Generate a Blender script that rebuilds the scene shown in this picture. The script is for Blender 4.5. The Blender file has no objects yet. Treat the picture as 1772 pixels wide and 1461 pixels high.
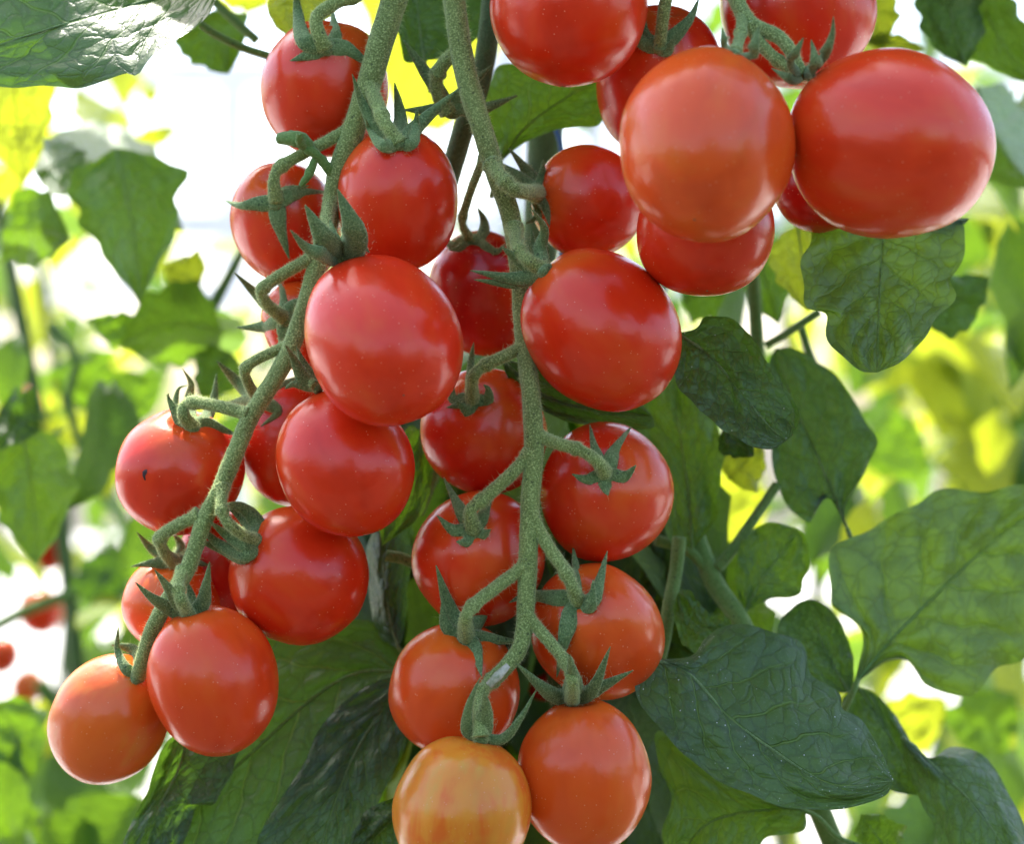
import bpy, math, random
import numpy as np
from mathutils import Vector, Matrix, noise
from mathutils.bvhtree import BVHTree

rnd = random.Random(7)
R = math.radians
scene = bpy.context.scene
COL = scene.collection

# ------------------------------------------------------------------ camera, light, exposure
CAMZ, D0, FOC, SENS = 1.30, 0.60, 74.5, 36.0
cam_d = bpy.data.cameras.new('camera')
cam = bpy.data.objects.new('camera', cam_d); COL.objects.link(cam)
cam.location = (0, 0, CAMZ); cam.rotation_euler = (R(90), 0, 0)
cam_d.sensor_width = SENS; cam_d.lens = FOC; cam_d.sensor_fit = 'HORIZONTAL'
cam_d.clip_start = 0.02; cam_d.clip_end = 2000
cam_d.dof.use_dof = True; cam_d.dof.focus_distance = 0.585; cam_d.dof.aperture_fstop = 8.6
scene.camera = cam

SUN_EL, SUN_AZ = 58.0, -24.0          # azimuth from +Y (behind the trusses), negative = towards the left
to_sun = Vector((math.cos(R(SUN_EL))*math.sin(R(SUN_AZ)), math.cos(R(SUN_EL))*math.cos(R(SUN_AZ)), math.sin(R(SUN_EL))))
world = bpy.data.worlds.new('World'); scene.world = world; world.use_nodes = True
wn = world.node_tree.nodes; wl = world.node_tree.links
sky = wn.new('ShaderNodeTexSky'); sky.sky_type = 'NISHITA'; sky.sun_disc = False
sky.sun_elevation = R(SUN_EL); sky.sun_rotation = R(SUN_AZ)
sky.air_density = 1.0; sky.dust_density = 3.0; sky.ozone_density = 1.0
bg = wn['Background']; bg.inputs['Strength'].default_value = 0.15
wl.new(sky.outputs[0], bg.inputs[0])
sun_d = bpy.data.lights.new('sun', 'SUN'); sun_d.energy = 3.0; sun_d.angle = R(0.55); sun_d.color = (1.0, 0.95, 0.86)
sun = bpy.data.objects.new('sun', sun_d); COL.objects.link(sun)
sun.rotation_euler = to_sun.to_track_quat('Z', 'Y').to_euler(); sun.location = (0, 0, 5)

vs = scene.view_settings
vs.view_transform = 'Standard'; vs.look = 'None'; vs.gamma = 1; vs.use_curve_mapping = False
vs.exposure = 2.0
scene.cycles.max_bounces = 6; scene.cycles.transmission_bounces = 6; scene.cycles.diffuse_bounces = 4
scene.cycles.sample_clamp_indirect = 6

# ------------------------------------------------------------------ helpers
def S(d): return (D0 + d) * SENS / FOC / 1772.0            # metres per photo pixel at depth d behind the truss plane
def P(px, py, d=0.0):
    s = S(d); return Vector(((px-886)*s, D0+d, CAMZ-(py-730.5)*s))

def mesh(name, V, F, mat=None, smooth=True, uv=None):
    me = bpy.data.meshes.new(name)
    me.from_pydata([tuple(v) for v in V], [], F)
    if smooth: me.polygons.foreach_set('use_smooth', [True]*len(me.polygons))
    if uv is not None:
        l = me.uv_layers.new(name='UVMap')
        idx = np.empty(len(me.loops), dtype=np.int32); me.loops.foreach_get('vertex_index', idx)
        l.data.foreach_set('uv', np.asarray(uv, dtype=np.float32)[idx].ravel())
    if mat: me.materials.append(mat)
    me.update(); return me

def ob(name, me, parent=None):
    o = bpy.data.objects.new(name, me); COL.objects.link(o)
    if parent is not None:
        o.parent = parent
        o.matrix_parent_inverse = parent_world(parent).inverted()
    return o
_pw = {}
def parent_world(p):
    return _pw.get(p.name, Matrix.Identity(4))
def empty(name, loc):
    o = bpy.data.objects.new(name, None); COL.objects.link(o); o.location = loc; o.empty_display_size = 0.01
    _pw[o.name] = Matrix.Translation(loc)
    return o
def tag(o, label=None, cat=None, group=None, kind=None):
    if label: o['label'] = label
    if cat: o['category'] = cat
    if group: o['group'] = group
    if kind: o['kind'] = kind
    return o

def cat_rom(pts, n):
    pts = [np.array(p, float) for p in pts]
    if len(pts) == 2: return [pts[0]*(1-t)+pts[1]*t for t in np.linspace(0, 1, n)]
    P_ = [2*pts[0]-pts[1]] + pts + [2*pts[-1]-pts[-2]]
    seg = [np.linalg.norm((pts[i+1]-pts[i])[:2])+1e-6 for i in range(len(pts)-1)]
    cum = np.concatenate([[0], np.cumsum(seg)]); out = []
    for t in np.linspace(0, cum[-1], n):
        i = min(max(np.searchsorted(cum, t, 'right')-1, 0), len(seg)-1)
        u = (t-cum[i])/seg[i]
        a, b, c, d = P_[i], P_[i+1], P_[i+2], P_[i+3]
        out.append(0.5*((2*b)+(-a+c)*u+(2*a-5*b+4*c-d)*u*u+(-a+3*b-3*c+d)*u**3))
    return out

def frames(C):
    n = len(C); T = []
    for i in range(n):
        t = (C[min(i+1, n-1)]-C[max(i-1, 0)]); T.append(t.normalized() if t.length > 1e-9 else Vector((0, 0, -1)))
    W = []
    prev = None
    for t in T:
        w = t.cross(Vector((0, -1, 0)))
        if w.length < 0.15: w = prev if prev is not None else t.cross(Vector((1, 0, 0)))
        w = w.normalized()
        if prev is not None and w.dot(prev) < 0: w = -w
        W.append(w); prev = w
    return T, W

def tube(C, rad, seg=12, flat=1.0, bump=0.0, cup=0.0, close=True, bf=900):
    """C: centre points (Vector), rad: radii in metres. returns V, F, sample list (pos, normal)"""
    T, W = frames(C); V = []; F = []; smp = []
    for i, (c, t, w) in enumerate(zip(C, T, W)):
        nn = w.cross(t).normalized()
        if nn.y > 0: nn = -nn
        for k in range(seg):
            a = 2*math.pi*k/seg
            ca, sa = math.cos(a), math.sin(a)
            r = rad[i]
            off = w*(ca*r) + nn*(sa*r*flat + cup*r*ca*ca)
            nrm = (w*ca*flat + nn*sa).normalized()
            if bump: off += nrm*(noise.noise(c*bf*0.35+nrm*3)*bump*r + noise.noise((c+off)*bf)*bump*0.6*r)
            V.append(c+off); smp.append((c+off, nrm, r))
    n = len(C)
    for i in range(n-1):
        for k in range(seg):
            a = i*seg+k; b = i*seg+(k+1) % seg
            F.append((a, b, b+seg, a+seg))
    if close:
        V.append(C[0]); V.append(C[-1]); a0 = len(V)-2
        for k in range(seg):
            F.append((a0, (k+1) % seg, k)); F.append((a0+1, (n-1)*seg+k, (n-1)*seg+(k+1) % seg))
    return V, F, smp

def hairs(smp, count, L, w, longf=0.03):
    V = []; F = []
    wts = [s[2] for s in smp]
    for p, n, r in rnd.choices(smp, weights=wts, k=count):
        rr = Vector((rnd.uniform(-1, 1), rnd.uniform(-1, 1), rnd.uniform(-1, 1)))
        side = n.cross(rr).normalized()
        p = p + side*rnd.uniform(0, .9)*r
        # pull jittered point back towards the surface
        l = L*rnd.uniform(.5, 1.2); ww = w
        if rnd.random() < longf: l *= rnd.uniform(3, 6)
        d = (n + rr*.45 + Vector((0, 0, -.1))).normalized()
        s2 = d.cross(Vector((0, 1, 0)))
        s2 = s2.normalized() if s2.length > .1 else side
        q = p - n*r*0.25
        i = len(V)
        V += [q - s2*ww, q + s2*ww, p + d*l]
        F.append((i, i+1, i+2))
    return V, F

class Nodes:
    def __init__(s, name):
        s.m = bpy.data.materials.new(name); s.m.use_nodes = True
        s.t = s.m.node_tree; s.n = s.t.nodes; s.p = s.n['Principled BSDF']; s.out = s.n['Material Output']
    def new(s, ty, **kw):
        x = s.n.new(ty)
        for k, v in kw.items(): setattr(x, k, v)
        return x
    def link(s, a, b): s.t.links.new(a, b)
    def val(s, x, sock):
        if isinstance(x, (int, float)): sock.default_value = x
        elif isinstance(x, tuple): sock.default_value = x
        else: s.link(x, sock)
    def math(s, op, a, b=0.0, clamp=False):
        x = s.new('ShaderNodeMath', operation=op, use_clamp=clamp); s.val(a, x.inputs[0]); s.val(b, x.inputs[1]); return x.outputs[0]
    def mix(s, f, a, b, bt='MIX'):
        x = s.new('ShaderNodeMix', data_type='RGBA', blend_type=bt); s.val(f, x.inputs[0]); s.val(a, x.inputs[6]); s.val(b, x.inputs[7]); return x.outputs[2]
    def ramp(s, f, a, b):
        x = s.new('ShaderNodeMapRange', interpolation_type='SMOOTHSTEP'); s.val(f, x.inputs[0]); x.inputs[1].default_value = a; x.inputs[2].default_value = b; return x.outputs[0]
    def noise(s, vec, sc, det=2, rough=.5, dist=0):
        x = s.new('ShaderNodeTexNoise'); x.inputs['Scale'].default_value = sc; x.inputs['Detail'].default_value = det
        x.inputs['Roughness'].default_value = rough; x.inputs['Distortion'].default_value = dist
        if vec is not None: s.link(vec, x.inputs['Vector'])
        return x.outputs['Fac']
    def bump(s, h, st, dist, nrm=None):
        x = s.new('ShaderNodeBump'); x.inputs['Strength'].default_value = st; x.inputs['Distance'].default_value = dist
        s.link(h, x.inputs['Height'])
        if nrm is not None: s.link(nrm, x.inputs['Normal'])
        return x.outputs[0]

# ------------------------------------------------------------------ materials
def tomato_mat():
    N = Nodes('tomato_skin'); tc = N.new('ShaderNodeTexCoord'); oi = N.new('ShaderNodeObjectInfo')
    sep = N.new('ShaderNodeSeparateXYZ'); N.link(tc.outputs['Generated'], sep.inputs[0])
    vm = N.new('ShaderNodeVectorMath', operation='ADD'); N.link(tc.outputs['Object'], vm.inputs[0])
    cb = N.new('ShaderNodeCombineXYZ'); N.val(oi.outputs['Random'], cb.inputs[0]); N.val(oi.outputs['Random'], cb.inputs[1]); N.link(cb.outputs[0], vm.inputs[1])
    v = vm.outputs[0]
    mp = N.new('ShaderNodeMapping'); mp.inputs['Scale'].default_value = (1, 1, .35); N.link(v, mp.inputs[0])
    n1 = N.noise(mp.outputs[0], 75, 3, .55)
    n2 = N.noise(v, 45, 2)
    col = oi.outputs['Color']
    ora = N.mix(.55, col, (.82, .25, .02, 1))
    sh = N.ramp(sep.outputs[2], .62, 1.0)
    f = N.math('MULTIPLY', sh, N.ramp(n2, .38, .66))
    f = N.math('MULTIPLY', f, .55)
    c = N.mix(f, col, ora)
    c = N.mix(N.math('MULTIPLY', N.ramp(n1, .45, .8), .35), c, ora)
    dk = N.mix(1.0, col, (.72, .5, .7, 1), 'MULTIPLY')
    c = N.mix(N.math('MULTIPLY', N.ramp(n1, .52, .25), .5), c, dk)
    # half-ripe fruit is streaked: gold-green patches and redder ones, the more the yellower it is
    sc2 = N.new('ShaderNodeSeparateColor'); N.link(col, sc2.inputs[0])
    amt = N.ramp(sc2.outputs[1], .055, .24)
    st = N.new('ShaderNodeMapping'); st.inputs['Scale'].default_value = (1, 1, .22); N.link(v, st.inputs[0])
    n5 = N.noise(st.outputs[0], 120, 4, .6, .4); n6 = N.noise(v, 48, 3, .55)
    mm = N.math('ADD', N.math('MULTIPLY', n5, .45), N.math('MULTIPLY', n6, .55))
    c = N.mix(N.math('MULTIPLY', N.ramp(mm, .50, .62), N.math('MULTIPLY', amt, .85)), c, (.58, .34, .035, 1))
    c = N.mix(N.math('MULTIPLY', N.ramp(mm, .50, .38), N.math('MULTIPLY', amt, .75)), c, (.72, .10, .012, 1))
    # fine pale lenticels
    vo = N.new('ShaderNodeTexVoronoi'); vo.inputs['Scale'].default_value = 620; N.link(v, vo.inputs['Vector'])
    dot = N.math('LESS_THAN', vo.outputs['Distance'], .105)
    pick = N.math('GREATER_THAN', N.noise(v, 260, 1), .47)
    dots = N.math('MULTIPLY', N.math('MULTIPLY', dot, pick), .5)
    c = N.mix(dots, c, (.85, .45, .25, 1))
    N.link(c, N.p.inputs['Base Color'])
    rg = N.new('ShaderNodeMapRange'); N.val(N.noise(v, 220, 4, .6), rg.inputs[0]); rg.inputs[3].default_value = .19; rg.inputs[4].default_value = .29
    N.link(rg.outputs[0], N.p.inputs['Roughness'])
    N.p.inputs['IOR'].default_value = 1.45; N.p.inputs['Specular IOR Level'].default_value = .52
    N.p.inputs['Subsurface Weight'].default_value = .25; N.p.inputs['Subsurface Radius'].default_value = (1, .15, .06)
    N.p.inputs['Subsurface Scale'].default_value = .004
    h = N.math('ADD', N.math('MULTIPLY', N.noise(v, 130, 3), 1.0), N.math('MULTIPLY', N.noise(v, 1500, 2), .05))
    N.link(N.bump(h, .25, .0012), N.p.inputs['Normal'])
    return N.m
M_TOM = tomato_mat()

def stem_mat(name, a, b, spk, trans=0.0):
    N = Nodes(name); tc = N.new('ShaderNodeTexCoord'); v = tc.outputs['Object']
    n1 = N.noise(v, 90, 3); n2 = N.noise(v, 2100, 2, .6); n3 = N.noise(v, 3200, 1)
    c = N.mix(N.ramp(n1, .35, .65), a, b)
    c = N.mix(N.math('MULTIPLY', N.ramp(n2, .50, .66), .75), c, spk)
    c = N.mix(N.math('MULTIPLY', N.ramp(n2, .48, .34), .4), c, tuple(x*.35 for x in a[:3])+(1,))
    vo = N.new('ShaderNodeTexVoronoi'); vo.inputs['Scale'].default_value = 420; N.link(v, vo.inputs['Vector'])
    c = N.mix(N.math('MULTIPLY', N.math('LESS_THAN', vo.outputs['Distance'], .16), .6), c, (.02, .035, .015, 1))
    N.link(c, N.p.inputs['Base Color']); N.p.inputs['Roughness'].default_value = .7
    N.p.inputs['Specular IOR Level'].default_value = .25
    N.p.inputs['Sheen Weight'].default_value = .5; N.p.inputs['Sheen Roughness'].default_value = .4; N.p.inputs['Sheen Tint'].default_value = (.8, 1, .6, 1)
    h = N.math('ADD', n2, N.math('MULTIPLY', n3, .5))
    N.link(N.bump(h, .7, .0006), N.p.inputs['Normal'])
    return N.m
M_STEM = stem_mat('truss_stem_skin', (.15, .20, .05, 1), (.20, .265, .07, 1), (.48, .56, .20, 1))
M_SEP = stem_mat('sepal_skin', (.10, .17, .055, 1), (.14, .215, .07, 1), (.28, .36, .15, 1))
M_STALK = stem_mat('leaf_stalk_skin', (.10, .20, .035, 1), (.13, .23, .05, 1), (.20, .30, .09, 1))

def hair_mat():
    N = Nodes('plant_hair'); N.p.inputs['Base Color'].default_value = (.62, .72, .36, 1); N.p.inputs['Roughness'].default_value = .5
    tr = N.new('ShaderNodeBsdfTranslucent'); tr.inputs[0].default_value = (.75, .85, .4, 1)
    mx = N.new('ShaderNodeMixShader'); mx.inputs[0].default_value = .5
    N.link(N.p.outputs[0], mx.inputs[1]); N.link(tr.outputs[0], mx.inputs[2]); N.link(mx.outputs[0], N.out.inputs[0]); return N.m
M_HAIR = hair_mat()

def leaf_mat(name, base, alt, under, trans, tf=.42, rough=.42, vein=(.16, .27, .06, 1), netk=.5, netsc=1.0, mott=.35):
    N = Nodes(name); uvn = N.new('ShaderNodeTexCoord'); oi = N.new('ShaderNodeObjectInfo')
    sep = N.new('ShaderNodeSeparateXYZ'); N.link(uvn.outputs['UV'], sep.inputs[0])
    wob = N.noise(uvn.outputs['UV'], 5, 2)
    u = N.math('ABSOLUTE', N.math('SUBTRACT', N.math('MULTIPLY', sep.outputs[0], 2), 1.0)); vv = sep.outputs[1]
    mid = N.ramp(u, .022, .006)
    sph = N.math('SUBTRACT', N.math('MULTIPLY', vv, 6.5), N.math('MULTIPLY', N.math('POWER', u, .85), 2.1))
    side = N.math('MULTIPLY', N.math('SIGN', N.math('SUBTRACT', sep.outputs[0], .5)), .18)
    sph = N.math('ADD', N.math('ADD', sph, side), N.math('MULTIPLY', wob, .7))
    fr = N.math('ABSOLUTE', N.math('SUBTRACT', N.math('FRACT', sph), .5))     # 0 at the vein
    lat = N.math('MULTIPLY', N.ramp(fr, .055, .012), N.ramp(u, 1.0, .35))
    v1 = N.math('MAXIMUM', mid, N.math('MULTIPLY', lat, .75))
    mp = N.new('ShaderNodeMapping'); mp.inputs['Scale'].default_value = (11*netsc, 17*netsc, 1); N.link(uvn.outputs['UV'], mp.inputs[0])
    nt = N.new('ShaderNodeTexNoise'); nt.inputs['Scale'].default_value = 1.1; nt.inputs['Detail'].default_value = 3; N.link(mp.outputs[0], nt.inputs['Vector'])
    sc_ = N.new('ShaderNodeVectorMath', operation='MULTIPLY_ADD'); N.link(nt.outputs['Color'], sc_.inputs[0]); sc_.inputs[1].default_value = (.9, .9, 0); N.link(mp.outputs[0], sc_.inputs[2])
    vo = N.new('ShaderNodeTexVoronoi', feature='DISTANCE_TO_EDGE'); vo.inputs['Scale'].default_value = 1.0; N.link(sc_.outputs[0], vo.inputs['Vector'])
    v2 = N.new('ShaderNodeTexVoronoi', feature='SMOOTH_F1'); v2.inputs['Scale'].default_value = 1.0; v2.inputs['Smoothness'].default_value = .6; N.link(sc_.outputs[0], v2.inputs['Vector'])
    net = N.ramp(vo.outputs['Distance'], .10, .01)
    no = uvn.outputs['Object']
    n1 = N.noise(no, 75, 4, .6); n2 = N.noise(no, 1300, 2)
    c = N.mix(N.ramp(n1, .4, .65), base, alt)
    c = N.mix(N.math('MULTIPLY', net, netk), c, tuple(x*.55 for x in base[:3])+(1,))
    c = N.mix(N.math('MULTIPLY', N.ramp(n2, .55, .8), .35), c, (.20, .28, .16, 1))  # sparkle of the fine hairs, put into the colour as pale noise
    c = N.mix(N.math('MULTIPLY', v1, .75), c, vein)
    hs = N.new('ShaderNodeHueSaturation'); N.link(c, hs.inputs['Color'])
    N.link(N.math('ADD', N.math('MULTIPLY', oi.outputs['Random'], .5), .75), hs.inputs['Value'])
    c = hs.outputs[0]
    geo = N.new('ShaderNodeNewGeometry')
    cb = N.mix(N.math('MULTIPLY', v1, .6), under, tuple(min(1, x*1.8) for x in under[:3])+(1,))
    N.link(c, N.p.inputs['Base Color'])
    N.p.inputs['Roughness'].default_value = rough; N.p.inputs['Specular IOR Level'].default_value = .45
    h = N.math('SUBTRACT', N.math('MULTIPLY', N.math('SUBTRACT', 1.0, v2.outputs['Distance']), .9), N.math('MULTIPLY', v1, .9))
    h = N.math('SUBTRACT', h, N.math('MULTIPLY', net, .12))
    h = N.math('ADD', h, N.math('MULTIPLY', n2, .12))
    nb = N.bump(h, .75, .0012); N.link(nb, N.p.inputs['Normal'])
    tr = N.new('ShaderNodeBsdfTranslucent'); N.link(nb, tr.inputs['Normal'])
    tcol = N.mix(N.math('MULTIPLY', N.math('MAXIMUM', v1, N.math('MULTIPLY', net, netk*1.1)), .65), trans, tuple(x*.55 for x in trans[:3])+(1,))
    tcol = N.mix(N.math('MULTIPLY', N.ramp(n1, .42, .60), mott), tcol, tuple(x*(.65 if mott < .5 else .50) for x in trans[:3])+(1,))
    N.link(tcol, tr.inputs[0])
    mx = N.new('ShaderNodeMixShader'); mx.inputs[0].default_value = tf
    N.link(N.p.outputs[0], mx.inputs[1]); N.link(tr.outputs[0], mx.inputs[2]); N.link(mx.outputs[0], N.out.inputs[0])
    return N.m
M_LD = leaf_mat('leaf_deep_green', (.040, .082, .036, 1), (.060, .115, .030, 1), (.1, .15, .06, 1), (.12, .26, .015, 1), tf=.32)
M_LM = leaf_mat('leaf_mid_green', (.050, .115, .030, 1), (.075, .15, .030, 1), (.1, .15, .06, 1), (.21, .40, .015, 1), tf=.40, vein=(.30, .42, .09, 1))
M_LB = leaf_mat('leaf_broad_green', (.045, .105, .028, 1), (.060, .125, .028, 1), (.1, .15, .06, 1), (.10, .22, .012, 1), tf=.34, vein=(.28, .40, .09, 1))
M_LX = leaf_mat('leaf_mosaic_green', (.070, .150, .032, 1), (.045, .105, .035, 1), (.1, .15, .06, 1), (.25, .42, .02, 1), tf=.38, vein=(.14, .27, .06, 1), netk=.6, netsc=.95, mott=.6)
M_LY = leaf_mat('leaf_backlit_yellow', (.09, .17, .03, 1), (.12, .20, .03, 1), (.1, .15, .06, 1), (.62, .70, .03, 1), tf=.5)  # backlit sun glow put into the colour: paler base, yellower translucency

def plain(name, col, rough=.6, metal=0, nscale=None, alt=None):
    N = Nodes(name); tc = N.new('ShaderNodeTexCoord')
    if nscale:
        c = N.mix(N.ramp(N.noise(tc.outputs['Object'], nscale, 5, .6), .35, .7), col, alt); N.link(c, N.p.inputs['Base Color'])
    else: N.p.inputs['Base Color'].default_value = col
    N.p.inputs['Roughness'].default_value = rough; N.p.inputs['Metallic'].default_value = metal; return N.m
M_GROUND = plain('ground_cover_fabric', (.62, .61, .57, 1), .7, 0, 1.3, (.45, .43, .37, 1))
M_SOIL = plain('garden_soil', (.07, .05, .033, 1), .9, 0, 1.5, (.045, .05, .022, 1))
M_STEEL = plain('greenhouse_white_steel', (.62, .63, .65, 1), .5, 0, 3, (.50, .51, .53, 1))
M_STRING = plain('blue_string', (.03, .12, .30, 1), .6)
M_SCAR = plain('blossom_scar', (.30, .16, .07, 1), .8, 0, 900, (.12, .06, .03, 1))
M_WOUND = plain('snapped_stem_tissue', (.55, .50, .38, 1), .6, 0, 500, (.22, .25, .12, 1))

# ------------------------------------------------------------------ setting
def box(V, F, c, s, rz=0):
    i = len(V); ca, sa = math.cos(rz), math.sin(rz)
    for x in (-.5, .5):
        for y in (-.5, .5):
            for z in (-.5, .5):
                X, Y = x*s[0], y*s[1]; V.append((c[0]+X*ca-Y*sa, c[1]+X*sa+Y*ca, c[2]+z*s[2]))
    F += [(i+a, i+b, i+c_, i+d) for a, b, c_, d in ((0, 1, 3, 2), (4, 6, 7, 5), (0, 4, 5, 1), (2, 3, 7, 6), (0, 2, 6, 4), (1, 5, 7, 3))]

gs = 600
tag(ob('ground', mesh('ground', [(-gs, -gs, -.004), (gs, -gs, -.004), (gs, gs, -.004), (-gs, gs, -.004)], [(0, 1, 2, 3)], M_SOIL, False)), kind='structure')
tag(ob('path', mesh('path', [(-14, 1.7, 0), (14, 1.7, 0), (14, 24, 0), (-14, 24, 0)], [(0, 1, 2, 3)], M_GROUND, False)), kind='structure')

# greenhouse frame far behind: posts and beams, each its own part
gh = empty('greenhouse_frame', (0, 9, 0))
tag(gh, 'out of focus pale steel greenhouse frame behind the plants at upper left', 'greenhouse frame')
def part_box(name, c, s, parent, mat=M_STEEL):
    V, F = [], []; box(V, F, c, s); return ob(name, mesh(name, V, F, mat, False), parent)
for yy in (7.0, 10.5):
    for x in (-5.4, -3.6, -1.8, 0.0, 1.8, 3.6, 5.4):
        part_box('post', (x+.12*(yy-7), yy, 1.5), (.14, .14, 3.0), gh)
    part_box('beam', (0, yy, 3.02), (13, .10, .14), gh)
    part_box('beam', (0, yy, 1.95), (13, .05, .10), gh)

# ------------------------------------------------------------------ leaves
def lerp_prof(xs, t):
    return np.interp(t, np.linspace(0, 1, len(xs)), xs)

def blade_from_edges(mid, ea, eb, nv=44, nu=11, quilt=.0008, cup=0.0, serr=0.0, seed=0, fold=0.0):
    """mid, ea, eb: lists of (px, py, d) from the base to the tip; returns a mesh with u across, v along"""
    m = cat_rom(mid, nv); a = cat_rom(ea, nv); b = cat_rom(eb, nv)
    V = []; UV = []; nU = 2*nu+1
    for i in range(nv):
        v = i/(nv-1)
        for j in range(nU):
            u = (j-nu)/nu; e = a if u < 0 else b; au = abs(u)
            p = m[i]*(1-au) + e[i]*au
            if serr and au > .5:
                k = 1+serr*(1.3*math.sin(v*38+seed)+1.5*math.sin(v*23+seed*2+u))*math.sin(v*math.pi)**.5*(au-.5)*2
                p[:2] = m[i][:2] + (p[:2]-m[i][:2])*k
            sph = v*6.5-(au**.85)*2.1 + (.18 if u > 0 else -.18) + .35
            q = abs(math.sin(math.pi*(sph+.5)))**.6
            taper = min(1, 6*v)*min(1, 6*(1-v))
            d = p[2] - quilt*q*(1-.4*au)*min(1, au*5)*taper
            d += cup*au*au*taper - fold*(1-au)*taper*0.5
            d += .0034*taper*noise.noise(Vector((v*4+seed*3.1, u*2.2, seed))) + .0035*taper*au**3*noise.noise(Vector((v*9+seed, 5+np.sign(u)*3, seed)))
            V.append(P(p[0], p[1], d)); UV.append((.5+.5*u, v))
    F = []
    for i in range(nv-1):
        for j in range(nU-1):
            k = i*nU+j; F.append((k, k+1, k+nU+1, k+nU))
    return V, F, UV

def leaf(label, mat, mid, ea, eb, stalk=None, sw=8, **kw):
    """a traced leaf: an Empty at its base with the blade and its stalk as parts"""
    e = empty('tomato_leaf', P(*mid[0])); tag(e, label, 'leaf')
    V, F, UV = blade_from_edges(mid, ea, eb, **kw)
    ob('blade', mesh('blade', V, F, mat, True, UV), e)
    # raised midrib on the front of the blade
    C3 = [P(*p) for p in cat_rom(mid, 26)]
    n = len(C3); s = S(mid[0][2])
    C3 = [c+Vector((0, -.0002, 0)) for c in C3]
    V, F, _ = tube(C3, [s*sw*.34*(1-.85*i/(n-1)) for i in range(n)], 6, flat=.7)
    ob('midrib', mesh('midrib', V, F, M_STALK if mat is not M_LD else M_LVEIN), e)
    if stalk:
        C3 = [P(*p) for p in cat_rom(stalk, 18)]
        V, F, _ = tube(C3, [s*sw*(.5+.15*(1-i/17)) for i in range(18)], 9, bump=.06)
        ob('stalk', mesh('stalk', V, F, M_STALK), e)
    return e
M_LVEIN = stem_mat('leaf_vein_skin', (.12, .20, .07, 1), (.14, .22, .07, 1), (.2, .28, .12, 1))

OV = [0, .5, .82, .96, 1.0, .97, .88, .74, .54, .28, 0]
def sleaf(label, mat, b, t, w, bend=0, asym=0, depth=(0.1, 0.1), sideslope=(0, 0), prof=OV, stalk=None, n=11, sw=8, sweep=.25, **kw):
    """leaf from base b to tip t (px), width w px, bend px sideways; depth base/tip; sideslope depth at either edge"""
    bx, by = b; tx, ty = t; L = math.hypot(tx-bx, ty-by); dx, dy = (tx-bx)/L, (ty-by)/L; nx, ny = -dy, dx
    mid, ea, eb = [], [], []
    sd = hash_(label)
    for i in range(n):
        v = i/(n-1); k = math.sin(math.pi*v)*bend
        cx, cy = bx+dx*L*v+nx*k, by+dy*L*v+ny*k; d = depth[0]*(1-v)+depth[1]*v
        wv = lerp_prof(prof, v)*w/2
        jl = 1+.07*math.sin(v*13+sd*7); jr = 1+.07*math.sin(v*11+2+sd*5)
        mid.append((cx, cy, d))
        sb = -sweep*w*.5*(1-v)*lerp_prof([0, 1, 1, .5, .2, 0], v)
        ea.append((cx-nx*wv*(1-asym)*jl+dx*sb, cy-ny*wv*(1-asym)*jl+dy*sb, d+sideslope[0]*wv/(w/2)))
        eb.append((cx+nx*wv*(1+asym)*jr+dx*sb, cy+ny*wv*(1+asym)*jr+dy*sb, d+sideslope[1]*wv/(w/2)))
    kw.setdefault('nv', 30); kw.setdefault('nu', 7); kw.setdefault('serr', .05)
    return leaf(label, mat, mid, ea, eb, stalk=stalk, sw=sw, seed=sd*10, **kw)
def hash_(s):
    h = 0
    for ch in s: h = (h*31+ord(ch)) % 9973
    return h/9973.0

def dd(pts, d0, gx=0, gy=0, x0=None, y0=None):
    """give traced px points a depth: d0 + slopes per 100 px"""
    x0 = pts[0][0] if x0 is None else x0; y0 = pts[0][1] if y0 is None else y0
    return [(x, y, d0+gx*(x-x0)/100+gy*(y-y0)/100) for x, y in pts]

# ---- the sharp foreground leaves, outlines traced at their own distance
def L2(label, mat, mid, a, b, d0, gx=0, gy=0, **kw):
    x0, y0 = mid[0]
    st = kw.pop('stalk', None)
    if st: st = [p if len(p) == 3 else (p[0], p[1], d0+gx*(p[0]-x0)/100+gy*(p[1]-y0)/100) for p in st]
    return leaf(label, mat, dd(mid, d0, gx, gy, x0, y0), dd([mid[0]]+a+[mid[-1]], d0, gx, gy, x0, y0), dd([mid[0]]+b+[mid[-1]], d0, gx, gy, x0, y0), stalk=st, **kw)

leaf('large dark leaf in the top left corner, its right half glaring white in the sun', M_LD,
   [(385, -45, .034), (240, 5, .018), (100, 45, .010), (-20, 80, .010), (-180, 110, .012)],
   [(385, -45, .034), (372, 0, .014), (352, 35, .004), (300, 72, -.004), (240, 122, -.010), (212, 120, -.008), (160, 153, -.004), (95, 150, .002), (0, 147, .004), (-100, 150, .010), (-180, 110, .012)],
   [(385, -45, .034), (330, -80, .050), (200, -130, .040), (60, -120, .026), (-80, -60, .018), (-180, 110, .012)], nv=80, nu=16, quilt=.0007, cup=.002, serr=.03, sw=11)
L2('big speckled dark green leaf at lower right, sharp, tip pointing right', M_LD,
   [(1128, 1142), (1190, 1165), (1260, 1240), (1340, 1300), (1440, 1358), (1546, 1352)],
   [(1195, 1136), (1222, 1105), (1262, 1082), (1330, 1088), (1388, 1122), (1405, 1165), (1452, 1200), (1458, 1228), (1490, 1248), (1525, 1300)],
   [(1105, 1152), (1100, 1195), (1132, 1252), (1192, 1312), (1262, 1362), (1360, 1396), (1450, 1402), (1528, 1380)], .004, .002, -.012,
   nv=80, nu=16, quilt=.0011, cup=.003, serr=.012, sw=10, seed=2, stalk=[(1100, 1120), (1112, 1132), (1132, 1144)])
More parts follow.
